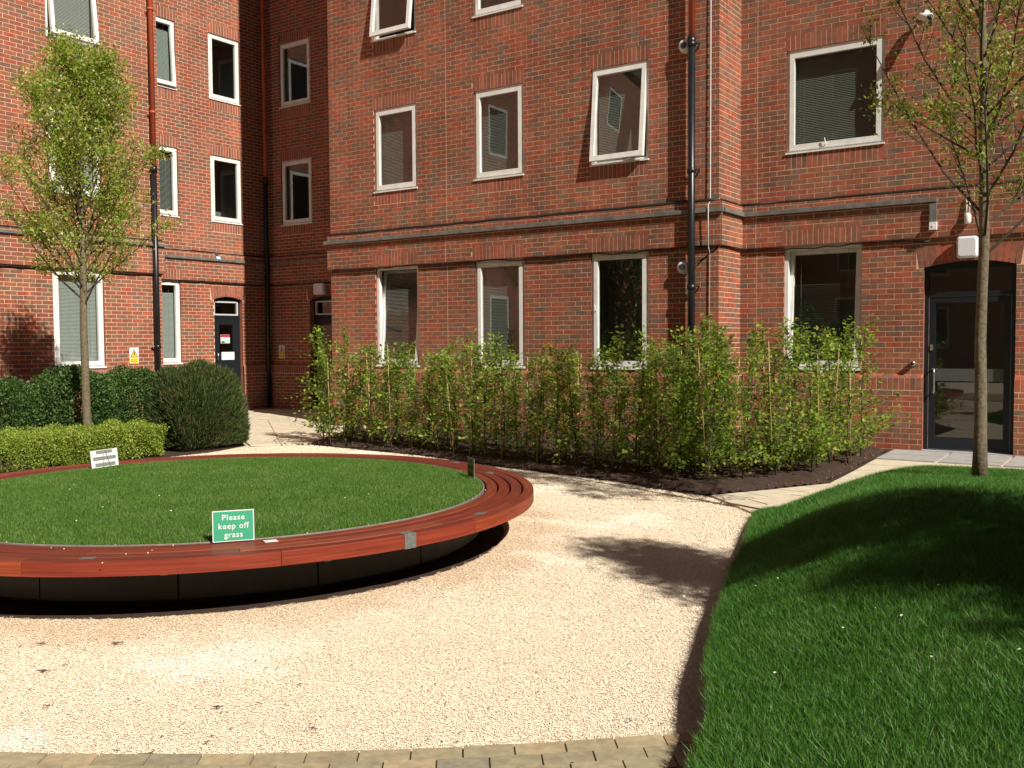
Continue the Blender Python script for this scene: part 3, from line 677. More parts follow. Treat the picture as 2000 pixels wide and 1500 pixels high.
# ------------------------------------------------------------------ windows
def ring(mb, W, u0, u1, z0, z1, w_, d0, d1, xf=None, wb=None):
    wb = wb or w_
    def P(u, z, d):
        p = W.p(u, z, d); return xf(p) if xf else p
    o = [(u0, z0), (u1, z0), (u1, z1), (u0, z1)]; i = [(u0+w_, z0+wb), (u1-w_, z0+wb), (u1-w_, z1-w_), (u0+w_, z1-w_)]
    for k in range(4):
        k2 = (k+1) % 4
        mb.quad(P(*o[k], d1), P(*o[k2], d1), P(*i[k2], d1), P(*i[k], d1))
        mb.quad(P(*o[k], d0), P(*o[k], d1), P(*i[k], d1), P(*i[k], d0)) if False else None
        mb.quad(P(*o[k], d0), P(*o[k2], d0), P(*o[k2], d1), P(*o[k], d1))
        mb.quad(P(*i[k], d1), P(*i[k2], d1), P(*i[k2], d0), P(*i[k], d0))
        mb.quad(P(*o[k], d0), P(*i[k], d0), P(*i[k2], d0), P(*o[k2], d0))
def window(W, u0, u1, z0, z1, tilt=0, blind=None, sill=True, handle=False, fw=.055, sw=.068):
    """tilt>0: top hung sash pushed out at the bottom; tilt<0: bottom hung sash leaning in at the top"""
    mb = MB(); ring(mb, W, u0, u1, z0, z1, fw, -.11, -.035)
    win = mb.obj('window', M['frame'], bld)
    if sill:
        s = MB(); a = [W.p(u0-.012, z0-.008, -.04), W.p(u1+.012, z0-.008, -.04), W.p(u1+.012, z0-.008, .022), W.p(u0-.012, z0-.008, .022)]
        b = [W.p(u0-.012, z0+.026, -.034), W.p(u1+.012, z0+.026, -.034), W.p(u1+.012, z0+.016, .022), W.p(u0-.012, z0+.016, .022)]
        s.hexa([tuple(x) for x in a]+[tuple(x) for x in b]); s.obj('sill', M['frame'], win)
    # sash
    su0, su1, sz0, sz1 = u0+fw-.012, u1-fw+.012, z0+fw-.008, z1-fw+.012
    hinge = W.p(su0, sz1 if tilt >= 0 else sz0, -.07 if tilt < 0 else -.035)
    R_ = Matrix.Rotation(math.radians(tilt), 4, W.n.cross(Vector((0, 0, 1))))
    # orient so that positive tilt moves the free edge outward
    test = R_ @ Vector((0, 0, -1))
    if (test.dot(W.n) < 0) == (tilt > 0) and tilt != 0: R_ = Matrix.Rotation(math.radians(-tilt), 4, W.n.cross(Vector((0, 0, 1))))
    if tilt < 0:
        t2 = R_ @ Vector((0, 0, 1))
        if t2.dot(W.n) > 0: R_ = R_.inverted()
    xf = (lambda p: hinge+(R_ @ (p-hinge))) if tilt else None
    mb = MB(); ring(mb, W, su0, su1, sz0, sz1, sw, -.075, -.012, xf, sw+.012)
    mb.obj('sash', M['frame'], win)
    g = MB(); P = [W.p(su0+sw-.004, sz0+sw, -.045), W.p(su1-sw+.004, sz0+sw, -.045), W.p(su1-sw+.004, sz1-sw+.004, -.045), W.p(su0+sw-.004, sz1-sw+.004, -.045)]
    if xf: P = [xf(p) for p in P]
    g.quad(*P); g.obj('pane', M['glass'], win)
    if handle:
        hb_ = MB(); uu = (su0+su1)/2-.12 if handle == 'b' else su0+sw*.55; zz = sz0+.03 if handle == 'b' else (sz0+sz1)/2
        hb_.tube([W.p(uu, zz, -.02), W.p(uu+.004, zz+.02, .012), W.p(uu-.01, zz+.10, .018)], .007, 6); hb_.obj('handle', M['white'], win)
    if blind:
        top, bot, ang = blind; mb = MB(); z = z1-fw-.01-(top or 0)
        zb = z0+fw+(bot or 0)
        while z > zb:
            c, s_ = math.cos(ang)*.012, math.sin(ang)*.012
            mb.quad(W.p(u0+fw+.01, z-s_, -.14+c), W.p(u1-fw-.01, z-s_, -.14+c), W.p(u1-fw-.01, z+s_, -.14-c), W.p(u0+fw+.01, z+s_, -.14-c)); z -= .025
        for uu in (u0+.22, u1-.22): mb.quad(W.p(uu-.002, zb, -.125), W.p(uu+.002, zb, -.125), W.p(uu+.002, z1-fw, -.125), W.p(uu-.002, z1-fw, -.125))
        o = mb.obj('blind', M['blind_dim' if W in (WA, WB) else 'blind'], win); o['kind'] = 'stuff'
    r = MB(); D0, D1 = -.112, -1.1; a, b, c, e = u0-.3, u1+.3, z0-.25, z1+.12
    q = lambda u, z, d: W.p(u, z, d)
    r.quad(q(a, c, D1), q(b, c, D1), q(b, e, D1), q(a, e, D1))
    for (p1, p2) in (((a, c), (b, c)), ((b, c), (b, e)), ((b, e), (a, e)), ((a, e), (a, c))): r.quad(q(*p1, D0-.03), q(*p2, D0-.03), q(*p2, D1), q(*p1, D1))
    for (x0, y0, x1, y1) in ((a, c, u0, e), (u1, c, b, e), (u0, c, u1, z0), (u0, z1, u1, e)): r.quad(q(x0, y0, D0-.03), q(x1, y0, D0-.03), q(x1, y1, D0-.03), q(x0, y1, D0-.03))
    r.obj('room', M['room'], win)
    return win
BL = (0, 0, 1.12); BLo = (0, 0, .55)
A_ = aw
window(WA, *A_[0], *R1, tilt=-5.5, blind=BLo); window(WA, *A_[1], *R1, blind=BL); window(WA, *A_[2], *R1, handle='s')
window(WA, *A_[0], *R2, blind=BL); window(WA, *A_[1], *R2, blind=BL); window(WA, *A_[2], *R2, tilt=5.5, blind=BL)
window(WA, *A_[0], *R3, tilt=6.5); window(WA, *A_[1], *R3, blind=BLo); window(WA, *A_[2], *R3)
window(WB, .675, 1.80, *R1, tilt=-4.5, blind=(0.5, 0, .12)); window(WB, .70, 2.085, *R2, blind=BL, handle='b'); window(WB, .70, 2.085, *R3, blind=BL)
window(WC1, *c1w[0], *R1, blind=BL); window(WC1, *c1w[0], *R2, blind=BL); window(WC1, *c1w[0], *R3, tilt=6, blind=BL)
window(WC2, .40, 1.38, *R1, blind=(.22, 0, 1.15)); window(WC2, .40, 1.38, *R2, blind=BLo); window(WC2, .40, 1.38, *R3, tilt=3.5, blind=(.15, 0, 1.15))
window(WC2, 2.25, 3.12, *R2); window(WC2, 2.25, 3.12, *R3)
window(WD, .56, 1.57, *R2); window(WD, .56, 1.57, *R3)
def simple_window(W, a, b, c, e):
    mb = MB(); ring(mb, W, a, b, c, e, .09, -.06, -.01); f = mb.obj('window', M['frame'], bld)
    g = MB(); g.quad(W.p(a+.09, c+.09, -.04), W.p(b-.09, c+.09, -.04), W.p(b-.09, e-.09, -.04), W.p(a+.09, e-.09, -.04)); g.obj('pane', M['darkglass'], f)
M['darkglass'] = simple('dark_pane', (.02, .025, .028), .08)
for h in hx+hb: simple_window(WCx if h in hx else WBx, *h)

# ------------------------------------------------------------------ doors
def door(W, u0, u1, zs, zc, setback, style):
    d = -setback
    # jamb/soffit reveal and frame
    mb = MB(); D0 = d-.05; fw = .055
    ztop = zs-.01
    ring(mb, W, u0+.004, u1-.004, .03, ztop+.03, fw, D0, d)
    # arched head filler
    n = 10; um = (u0+u1)/2; hw = (u1-u0)/2
    for i in range(n):
        a, b = u0+(u1-u0)*i/n, u0+(u1-u0)*(i+1)/n; fa = zs+(zc-zs)*(1-((a-um)/hw)**2)+.02; fb_ = zs+(zc-zs)*(1-((b-um)/hw)**2)+.02
        mb.quad(W.p(a, ztop, d-.004), W.p(b, ztop, d-.004), W.p(b, fb_, d-.004), W.p(a, fa, d-.004))
    ztr = 2.19
    mb.hexa([W.p(u0+fw, ztr-.03, D0), W.p(u1-fw, ztr-.03, D0), W.p(u1-fw, ztr-.03, d+.004), W.p(u0+fw, ztr-.03, d+.004), W.p(u0+fw, ztr+.03, D0), W.p(u1-fw, ztr+.03, D0), W.p(u1-fw, ztr+.03, d+.004), W.p(u0+fw, ztr+.03, d+.004)])
    dr = mb.obj('door', M['dark'], bld)
    # transom light
    g = MB(); g.quad(W.p(u0+fw, ztr+.03, d-.03), W.p(u1-fw, ztr+.03, d-.03), W.p(u1-fw, ztop-.02, d-.03), W.p(u0+fw, ztop-.02, d-.03)); g.obj('transom_pane', M['glass'], dr)
    if style != 'big':
        tr = MB(); ring(tr, W, u0+fw, u1-fw, ztr+.03, ztop-.02, .032, d-.03, d+.006); tr.obj('transom_frame', simple('pale_frame', (.55, .56, .54), .5), dr)
    # leaf
    lf = MB(); a, b, c, e = u0+fw+.004, u1-fw-.004, .055, ztr-.034
    if style == 'big':
        ring(lf, W, a, b, c, e, .085, D0+.01, d-.006, None, .17); lf.obj('leaf', M['dark'], dr)
        g = MB(); g.quad(W.p(a+.085, c+.17, d-.03), W.p(b-.085, c+.17, d-.03), W.p(b-.085, e-.085, d-.03), W.p(a+.085, e-.085, d-.03)); g.obj('pane', M['glass'], dr)
        mr_ = MB(); mr_.quad(W.p(a+.085, 1.0, d-.026), W.p(b-.085, 1.0, d-.026), W.p(b-.085, 1.17, d-.026), W.p(a+.085, 1.17, d-.026)); mr_.obj('mid_rail', simple('frosted_band', (.06, .065, .065), .5), dr)
        hd = MB(); uu = a+.055; hd.tube([W.p(uu, 1.16, d-.01), W.p(uu, 1.165, d+.045), W.p(uu+.03, 1.165, d+.06), W.p(uu+.03, 1.10, d+.06), W.p(uu+.03, .87, d+.06), W.p(uu+.03, .835, d+.055), W.p(uu, .835, d+.03), W.p(uu, .84, d-.01)], .0125, 8)
        hd.obj('handle', M['steel'], dr, True)
        lk = MB(); lk.hexa([W.p(a+.02, 1.42, d-.01), W.p(a+.055, 1.42, d-.01), W.p(a+.055, 1.42, d+.012), W.p(a+.02, 1.42, d+.012), W.p(a+.02, 1.50, d-.01), W.p(a+.055, 1.50, d-.01), W.p(a+.055, 1.50, d+.012), W.p(a+.02, 1.50, d+.012)]); lk.obj('lock', M['steel'], dr)
        pl_ = MB(); ring(pl_, W, a-.003, b+.003, c-.003, e+.003, .006, d-.02, d+.001); pl_.obj('seal', M['greypipe'], dr)
    else:
        ring(lf, W, a, b, c, e, .15, D0+.01, d-.006, None, .22)
        lf.hexa([W.p(a+.15, .85, D0+.01), W.p(b-.15, .85, D0+.01), W.p(b-.15, .85, d-.006), W.p(a+.15, .85, d-.006), W.p(a+.15, 1.22, D0+.01), W.p(b-.15, 1.22, D0+.01), W.p(b-.15, 1.22, d-.006), W.p(a+.15, 1.22, d-.006)])
        lf.obj('leaf', M['dark'], dr)
        g = MB(); g.quad(W.p(a+.15, 1.22, d-.03), W.p(b-.15, 1.22, d-.03), W.p(b-.15, e-.15, d-.03), W.p(a+.15, e-.15, d-.03)); g.obj('pane', M['glass'], dr)
        g = MB(); g.quad(W.p(a+.15, .275, d-.03), W.p(b-.15, .275, d-.03), W.p(b-.15, .85, d-.03), W.p(a+.15, .85, d-.03)); g.obj('pane', M['glass'], dr)
    if style == 'notice':
        hd = MB(); hd.tube([W.p(a+.06, 1.20, d), W.p(a+.06, 1.20, d+.05), W.p(a+.06, 1.36, d+.05), W.p(a+.06, 1.36, d)], .012, 6); hd.obj('handle', M['steel'], dr, True)
        nb = MB(); nb.quad(W.p(a+.19, 1.58, d-.015), W.p(a+.45, 1.58, d-.015), W.p(a+.45, 1.78, d-.015), W.p(a+.19, 1.78, d-.015)); no = nb.obj('notice', M['paper'], dr)
        nb = MB(); nb.quad(W.p(a+.192, 1.72, d-.012), W.p(a+.448, 1.72, d-.012), W.p(a+.448, 1.778, d-.012), W.p(a+.192, 1.778, d-.012)); nb.obj('notice_heading', M['red'], dr)
        nb = MB(); nb.quad(W.p(a+.20, 1.588, d-.012), W.p(a+.44, 1.588, d-.012), W.p(a+.44, 1.66, d-.012), W.p(a+.20, 1.66, d-.012)); nb.obj('notice_footer', M['palegreen'], dr)
        nb = MB(); nb.quad(W.p(a+.21, 1.592, d-.010), W.p(a+.30, 1.592, d-.010), W.p(a+.30, 1.625, d-.010), W.p(a+.21, 1.625, d-.010)); nb.obj('notice_mark', M['black'], dr)
        nb = MB(); nb.hexa([W.p(a+.20, 1.20, d-.012), W.p(b-.12, 1.20, d-.012), W.p(b-.12, 1.20, d), W.p(a+.20, 1.20, d), W.p(a+.20, 1.38, d-.012), W.p(b-.12, 1.38, d-.012), W.p(b-.12, 1.38, d), W.p(a+.20, 1.38, d)]); nb.obj('white_plate', M['white'], dr)
    # dark lobby behind
    r = MB(); D1 = d-1.6; q = W.p
    x0, x1 = u0-.4, u1+.4
    r.quad(q(x0, 0, D1), q(x1, 0, D1), q(x1, 2.9, D1), q(x0, 2.9, D1))
    for (p1, p2) in (((x0, 0), (x1, 0)), ((x1, 0), (x1, 2.9)), ((x1, 2.9), (x0, 2.9)), ((x0, 2.9), (x0, 0))): r.quad(q(*p1, D0), q(*p2, D0), q(*p2, D1), q(*p1, D1))
    r.obj('lobby', M['room'], dr)
    th = MB(); th.hexa([W.p(u0, .0, D0), W.p(u1, .0, D0), W.p(u1, .0, .05), W.p(u0, .0, .05), W.p(u0, .045, D0), W.p(u1, .045, D0), W.p(u1, .040, .05), W.p(u0, .040, .05)]); th.obj('threshold', M['greyslab'], dr)
door(WB, *doorB[0], .08, 'big'); door(WC2, *doorC[0], .09, 'notice'); door(WD, *doorD[0], .12, 'plain')

# ------------------------------------------------------------------ pipes, conduits, cables (parts of the building)
def drainpipe(x, y, z_change, wall_n, brackets, bz, top=HT, r=.052):
    nx, ny = wall_n; cx, cy = x+nx*.11, y+ny*.11
    up = MB(); up.tube([(cx, cy, z_change), (cx, cy, top)], r*.93, 14); u = up.obj('drainpipe', M['redpipe'], bld, True); u['label'] = 'terracotta upper length of drainpipe'
    for z in (z_change+1.02, z_change+3.0):
        c = MB(); c.tube([(cx, cy, z), (cx, cy, z+.055)], r*1.12, 14); c.obj('collar', M['redpipe'], u, True)
        c = MB(); c.tube([(cx, cy, z+.03), (cx-nx*.11-ny*.06, cy-ny*.11-nx*.06, z-.03)], .012, 6); c.obj('bracket', M['redpipe'], u)
    lo = MB(); lo.tube([(cx, cy, .05), (cx, cy, z_change)], r, 14); l = lo.obj('drainpipe', M['blackpipe'], bld, True); l['label'] = 'black lower length of drainpipe'
    c = MB(); c.tube([(cx, cy, z_change-.12), (cx, cy, z_change+.01)], [r*1.2, r*1.25], 14); c.obj('collar', M['blackpipe'], l, True)
    for z in bz:
        c = MB(); c.tube([(cx, cy, z-.035), (cx, cy, z-.03), (cx, cy, z+.03), (cx, cy, z+.035)], [r, r*1.22, r*1.22, r], 14); c.obj('collar', M['blackpipe'], l, True)
        t_ = Vector((-ny, nx, 0))*brackets
        c = MB(); c.tube([Vector((cx, cy, z+.01)), Vector((cx, cy, z+.01))+t_*.10-Vector((nx, ny, 0))*.05, Vector((cx, cy, z-.05))+t_*.04-Vector((nx, ny, 0))*.105], .014, 6); c.obj('bracket', M['blackpipe'], l)
drainpipe(-5.83, 13.36, 5.98, (0, -1), 1, (5.88, 4.06, 2.36)); drainpipe(-16.59, 11.80, 5.04, (1, 0), -1, (1.52,)); drainpipe(-17.70, 15.78, 5.45, (0.35, -1), 1, ())
def conduit(pts, w_, h_, mat, name='conduit', parent=None):
    mb = MB(); mb.tube(pts, w_, 8); return mb.obj(name, mat, parent or bld, True)
# wide flat conduit on the band
def flat_bar(W, u0, u1, z0, z1, d0, d1, mat, name):
    mb = MB(); mb.hexa([W.p(u0, z0, d0), W.p(u1, z0, d0), W.p(u1, z0, d1), W.p(u0, z0, d1), W.p(u0, z1, d0), W.p(u1, z1, d0), W.p(u1, z1-.01, d1), W.p(u0, z1-.01, d1)]); return mb.obj(name, mat, bld)
D2 = BANDD+.005
flat_bar(WA, -.10, 7.82+D2+.045, 3.44, 3.51, D2, D2+.045, M['greypipe'], 'conduit')
flat_bar(WR, 0, .86-D2-.0, 3.44, 3.51, D2, D2+.045, M['greypipe'], 'conduit')
flat_bar(WB, D2, 2.80, 3.44, 3.51, D2, D2+.045, M['greypipe'], 'conduit')
flat_bar(WB, 2.715, 2.80, 3.17, 3.425, D2, D2+.045, M['greypipe'], 'conduit')
flat_bar(WC2, .12, 3.75, 3.43, 3.49, D2, D2+.04, M['greypipe'], 'conduit')
flat_bar(WC1, -.1, 4.2, 3.50, 3.55, D2, D2+.04, M['greypipe'], 'conduit')
flat_bar(WD, .1, 4.6, 3.43, 3.50, D2, D2+.04, M['greypipe'], 'conduit')
def cable(W, u0, u1, z, d, sag=.012, r=.013, name='cable', seedv=1):
    rr = random.Random(seedv); n = int((u1-u0)/.18)+2; pts = []
    for i in range(n):
        u = u0+(u1-u0)*i/(n-1); pts.append(W.p(u, z+rr.uniform(-sag, sag)-sag*abs(math.sin(u*1.7))*1.5, d))
    mb = MB(); mb.tube(pts, r, 6); return mb.obj(name, M['cable'], bld, True)
cable(WA, .02, 7.82, 3.62, .028, .006, .029); cable(WB, .0, 4.1, 3.62, .028, .005, .022, seedv=2); cable(WR, 0.02, .84, 3.62, .028, .004, .022, seedv=9)  # main wall's black cable thickened to double as recess shade above the conduit
cable(WC2, .0, 3.8, 3.62, .028, .004, .02, seedv=3); cable(WC1, 0, 4.2, 3.62, .028, .004, .02, seedv=4); cable(WD, 0, 4.5, 3.61, .028, .004, .02, seedv=5)
cable(WA, .05, 7.7, 2.955, .028, .018, .011, seedv=6); cable(WB, .1, 2.7, 2.955, .028, .02, .010, seedv=7); cable(WC2, .9, 3.75, 2.95, .024, .01, .011, seedv=8)
cable(WD, .1, 4.4, 2.95, .024, .008, .011, seedv=11); cable(WC1, .0, 4.1, 2.95, .03, .008, .014, seedv=12)
conduit([WA.p(7.70, 9, .02), WA.p(7.70, 3.6, .03), WA.p(7.70, 3.55, .11), WA.p(7.70, 2.95, .10), WA.p(7.685, 2.85, .015), WA.p(7.67, .4, .015)], .007, 0, simple('pale_wire', (.55, .55, .58), .5), 'cable')
conduit([WR.p(.80, 2.93, .012), WR.p(.3, 2.96, .02), WA.p(7.80, 2.95, .02), WA.p(7.5, 2.70, .02)], .008, 0, M['cable'], 'cable')

# ------------------------------------------------------------------ wall fittings (things)
def lamp(W, u, z, wd, ht, label):
    o = empty('wall_lamp', W.p(u, z, 0)); tag(o, label, 'lamp', 'bulkhead lamps above the doors')
    b = MB(); b.hexa([W.p(u-wd*.42, z-ht*.42, 0), W.p(u+wd*.42, z-ht*.42, 0), W.p(u+wd*.42, z-ht*.42, .05), W.p(u-wd*.42, z-ht*.42, .05), W.p(u-wd*.42, z+ht*.42, 0), W.p(u+wd*.42, z+ht*.42, 0), W.p(u+wd*.42, z+ht*.42, .05), W.p(u-wd*.42, z+ht*.42, .05)])
    b.obj('base', M['white'], o)
    prof = [(.45, .04), (.5, .06), (.5, .105), (.46, .13), (.40, .14)]; mb = MB(); rings = []
    for s_, d in prof:
        base = len(mb.v); c = .25
        for (sx, sy) in ((-1, -1), (1, -1), (1, 1), (-1, 1)):
            for k in range(4):
                a0 = {(-1, -1): math.pi, (1, -1): 1.5*math.pi, (1, 1): 0, (-1, 1): .5*math.pi}[(sx, sy)]; a = a0+k*math.pi/6; rr_ = .035
                mb.v.append(tuple(W.p(u+sx*(wd*s_-rr_)+rr_*math.cos(a), z+sy*(ht*s_-rr_)+rr_*math.sin(a), d)))
        rings.append(base)
    for r0, r1 in zip(rings, rings[1:]):
        for k in range(16): k2 = (k+1) % 16; mb.f.append((r0+k, r0+k2, r1+k2, r1+k))
    mb.f.append(tuple(rings[-1]+k for k in range(16))); mb.obj('diffuser', M['lamp'], o)
lamp(WB, 3.19, 2.80, .26, .29, 'white square bulkhead lamp above the large dark glazed door on the right')
lamp(WD, 1.85, 2.80, .33, .26, 'lilac-white bulkhead lamp in deep shade above the half hidden door in the corner')
def vent(W, u, z, label):
    o = empty('wall_vent', W.p(u, z, 0)); tag(o, label, 'vent', 'round white vents beside the black drainpipe')
    mb = MB(); mb.tube([W.p(u, z, 0), W.p(u, z, .05), W.p(u, z, .10), W.p(u, z, .11)], [.10, .10, .085, .06], 20); mb.obj('hood', M['white'], o, True)
    c = MB(); c.tube([W.p(u, z, .111), W.p(u, z, .114)], [.052, .05], 16); c.obj('opening', M['black'], o)
    for k in range(3):
        s_ = MB(); zz = z-.03+k*.03; s_.box(tuple(W.p(u-.045, zz-.003, .115)), tuple(W.p(u+.045, zz+.003, .12))); s_.obj('louvre', M['greysign'], o)
vent(WA, 7.31, 5.89, 'round white vent beside the collar of the drainpipe high on the wall'); vent(WA, 7.29, 2.66, 'round white vent just left of the black drainpipe below the brick band')
# cctv camera on the right wall
o = empty('security_camera', WB.p(2.62, 5.95, 0)); tag(o, 'white security camera on a bracket high on the wall behind the tree', 'camera')
b = MB(); b.tube([WB.p(2.62, 5.99, 0), WB.p(2.62, 5.99, .03)], .055, 14); b.obj('base', M['white'], o, True)
b = MB(); b.tube([WB.p(2.62, 5.99, .02), WB.p(2.62, 5.98, .10), WB.p(2.64, 5.93, .15)], .017, 8); b.obj('arm', M['white'], o, True)
b = MB(); b.tube([WB.p(2.56, 5.95, .08), WB.p(2.60, 5.93, .14), WB.p(2.72, 5.87, .26)], [.045, .05, .052], 14); b.obj('body', M['white'], o, True)
b = MB(); b.tube([WB.p(2.721, 5.8695, .261), WB.p(2.724, 5.868, .264)], .04, 14); b.obj('lens', M['black'], o, True)
o = empty('junction_box', WB.p(2.76, 3.12, 0)); tag(o, 'small white junction box at the foot of the grey conduit drop', 'junction box')
b = MB(); b.hexa([WB.p(2.715, 3.06, .05), WB.p(2.805, 3.06, .05), WB.p(2.805, 3.06, .12), WB.p(2.715, 3.06, .12), WB.p(2.715, 3.165, .05), WB.p(2.805, 3.165, .05), WB.p(2.805, 3.165, .12), WB.p(2.715, 3.165, .12)]); b.obj('box', M['white'], o)
b = MB(); b.tube([WB.p(2.76, 3.11, .12), WB.p(2.76, 3.11, .128)], .012, 8); b.obj('screw_cap', M['white'], o)
o = empty('sensor', WB.p(3.19, 3.2, 0)); tag(o, 'white bulb shaped sensor hanging from two thin white tubes above the lamp', 'sensor')
for du_ in (-.018, .018):
    b = MB(); b.tube([WB.p(3.19+du_, 3.47, .07), WB.p(3.19+du_, 3.24, .09)], .009, 6); b.obj('tube', M['white'], o, True)
b = MB(); b.tube([WB.p(3.19, 3.25, .09), WB.p(3.19, 3.22, .09), WB.p(3.19, 3.14, .09), WB.p(3.19, 3.11, .09)], [.025, .042, .042, .03], 12); b.obj('bulb', M['white'], o, True)
o = empty('door_buzzer', WB.p(2.50, 1.24, 0)); tag(o, 'small round metal door buzzer on the brickwork left of the glazed door', 'buzzer')
b = MB(); b.tube([WB.p(2.50, 1.235, 0), WB.p(2.51, 1.24, .07)], [.04, .038], 14); b.obj('housing', M['steel'], o, True)
b = MB(); b.tube([WB.p(2.51, 1.24, .0705), WB.p(2.51, 1.24, .073)], .027, 14); b.obj('button', M['black'], o, True)
o = empty('cable_tag', WC2.p(2.33, 3.55, 0)); tag(o, 'small pale blue label hanging from the conduit on the left wing', 'tag')
b = MB(); b.quad(WC2.p(2.28, 3.47, .11), WC2.p(2.40, 3.47, .11), WC2.p(2.38, 3.54, .10), WC2.p(2.27, 3.54, .10)); b.obj('label_card', simple('pale_blue', (.5, .65, .85), .5), o)
b = MB(); b.tube([WC2.p(2.31, 3.54, .10), WC2.p(2.31, 3.60, .06)], .02, 6); b.obj('clip', M['black'], o)
def hazard(W, u, z, label):
    wd, ht = .20, .31; o = empty('warning_sign', W.p(u, z, 0)); tag(o, label, 'sign', 'yellow electrical warning signs')
    def rect(a, c, b_, e, d, mat, nm):
        mb = MB(); mb.hexa([W.p(u+a, z+c, d-.003), W.p(u+b_, z+c, d-.003), W.p(u+b_, z+c, d), W.p(u+a, z+c, d), W.p(u+a, z+e, d-.003), W.p(u+b_, z+e, d-.003), W.p(u+b_, z+e, d), W.p(u+a, z+e, d)]); mb.obj(nm, mat, o)
    rect(-wd/2, -ht/2, wd/2, ht/2, .012, M['white'], 'plate'); rect(-wd/2+.01, -ht/2+.01, wd/2-.01, -.05, .014, M['yellow'], 'text_panel')
    mb = MB(); mb.poly([W.p(u-.088, z-.035, .015), W.p(u+.088, z-.035, .015), W.p(u, z+.125, .015)]); mb.obj('triangle_border', M['black'], o)
    mb = MB(); mb.poly([W.p(u-.068, z-.024, .017), W.p(u+.068, z-.024, .017), W.p(u, z+.10, .017)]); mb.obj('triangle', M['yellow'], o)
    mb = MB(); mb.poly([W.p(u-.012, z+.065, .019), W.p(u-.018, z+.015, .019), W.p(u+.002, z+.02, .019), W.p(u-.004, z-.018, .019), W.p(u+.018, z+.032, .019), W.p(u+.0, z+.03, .019), W.p(u+.012, z+.065, .019)]); mb.obj('lightning_bolt', M['black'], o)
    for k in range(2): rect(-wd/2+.03, -.085-k*.03, wd/2-.03, -.076-k*.03, .0165, simple('sign_text', (.35, .22, .03), .6), 'text_line')
hazard(WC1, .665, 1.355, 'bright yellow electrical warning sign on the sunlit wall between the window and drainpipe'); hazard(WD, .50, 1.37, 'yellow electrical warning sign on the shaded corner wall')

# off-frame buildings that close the courtyard (seen in reflections, shade the sky)
ob = empty('brick_building', (2, -17, 0)); tag(ob, 'plain red brick block closing the courtyard opposite the main wall', 'building')
def block(W, us, parent):
    holes = far_windows_obj(W, us, parent)
def far_windows_obj(W, us, parent):
    top = 18.5 if W.O.y < -10 else 11.8; rows = (R1, R2, R3, (9.75, 11.2))+(((12.5, 13.9), (15.2, 16.6)) if top > 12 else ()); mb = MB(); holes = [(a, r[0], a+1.1, r[1]) for a in us for r in rows]
    zs = sorted({0, top}|{z for h in holes for z in (h[1], h[3])}); uu = sorted({W.u0, W.u1}|{x for h in holes for x in (h[0], h[2])})
    for a, b in zip(uu, uu[1:]):
        for c, e in zip(zs, zs[1:]):
            if any(h[0] < (a+b)/2 < h[2] and h[1] < (c+e)/2 < h[3] for h in holes): continue
            mb.quad(W.p(a, c), W.p(b, c), W.p(b, e), W.p(a, e), [(a, c), (b, c), (b, e), (a, e)])
    mb.obj('wall', M['brickfar'], parent)
    for a, c, b, e in holes:
        f = MB(); ring(f, W, a, b, c, e, .09, -.06, -.01); fo_ = f.obj('window', M['frame'], parent)
        g = MB(); g.quad(W.p(a+.09, c+.09, -.04), W.p(b-.09, c+.09, -.04), W.p(b-.09, e-.09, -.04), W.p(a+.09, e-.09, -.04)); g.obj('pane', M['darkglass'], fo_)
block(Wall((18, -17), (-1, 0), (0, 1), 0, 0, 36), [2, 6, 10, 14, 18, 22, 26, 30], ob)
ob2 = empty('brick_building', (18, 0, 0)); tag(ob2, 'plain red brick block closing the right side of the courtyard', 'building')
block(Wall((18, 14.2), (0, -1), (-1, 0), 0, 0, 31.2), [2, 6, 10, 14, 18, 22, 26], ob2)

# ================================================================== ROUND BENCH
bench = empty('round_bench', (BCX, BCY, 0)); tag(bench, 'circular red hardwood bench running round the raised lawn on a dark plinth', 'bench')
slatw = .0835; gap = .017
radii = []
r = BRi
for i in range(4): radii.append((r, r+slatw)); r += slatw+gap
def arc_board(r0, r1, a0, a1, z0, z1, mat, name, parent, n=None, bev=.004):
    n = n or max(3, int((a1-a0)*r1/.09)); mb = MB()
    prof = [(r0, z0), (r0, z1-bev), (r0+bev, z1), (r1-bev, z1), (r1, z1-bev), (r1, z0)]
    L_ = [0]
    for p, q in zip(prof, prof[1:]): L_.append(L_[-1]+math.dist(p, q))
    ro = random.uniform(0, 50)
    def pt(a, k): rr, z = prof[k]; return (BCX+rr*math.cos(a), BCY+rr*math.sin(a), z)
    for i in range(n):
        A, B = a0+(a1-a0)*i/n, a0+(a1-a0)*(i+1)/n
        for k in range(5):
            ua, ub = A*r1+ro, B*r1+ro
            mb.quad(pt(A, k), pt(A, k+1), pt(B, k+1), pt(B, k), [(ua, L_[k]), (ua, L_[k+1]), (ub, L_[k+1]), (ub, L_[k])])
        mb.quad(pt(A, 5), pt(A, 0), pt(B, 0), pt(B, 5))
    mb.poly([pt(a0, k) for k in range(6)]); mb.poly([pt(a1, k) for k in range(5, -1, -1)])
    return mb.obj(name, mat, parent, False, True)
JOINT = [-95, -62.5, -31, 1, 33, 66, 99, 131, 163, 195, 228]   # degrees
for ri, (r0, r1) in enumerate(radii):
    off = [0, 6, -5, 0][ri]
    js = [math.radians(j+off) for j in JOINT]; js.append(js[0]+2*math.pi)
    for a0, a1 in zip(js, js[1:]):
        e = .0018/r1
        arc_board(r0, r1, a0+e, a1-e, BH-(BF if ri == 3 else .035), BH, M['wood'], 'board', bench)
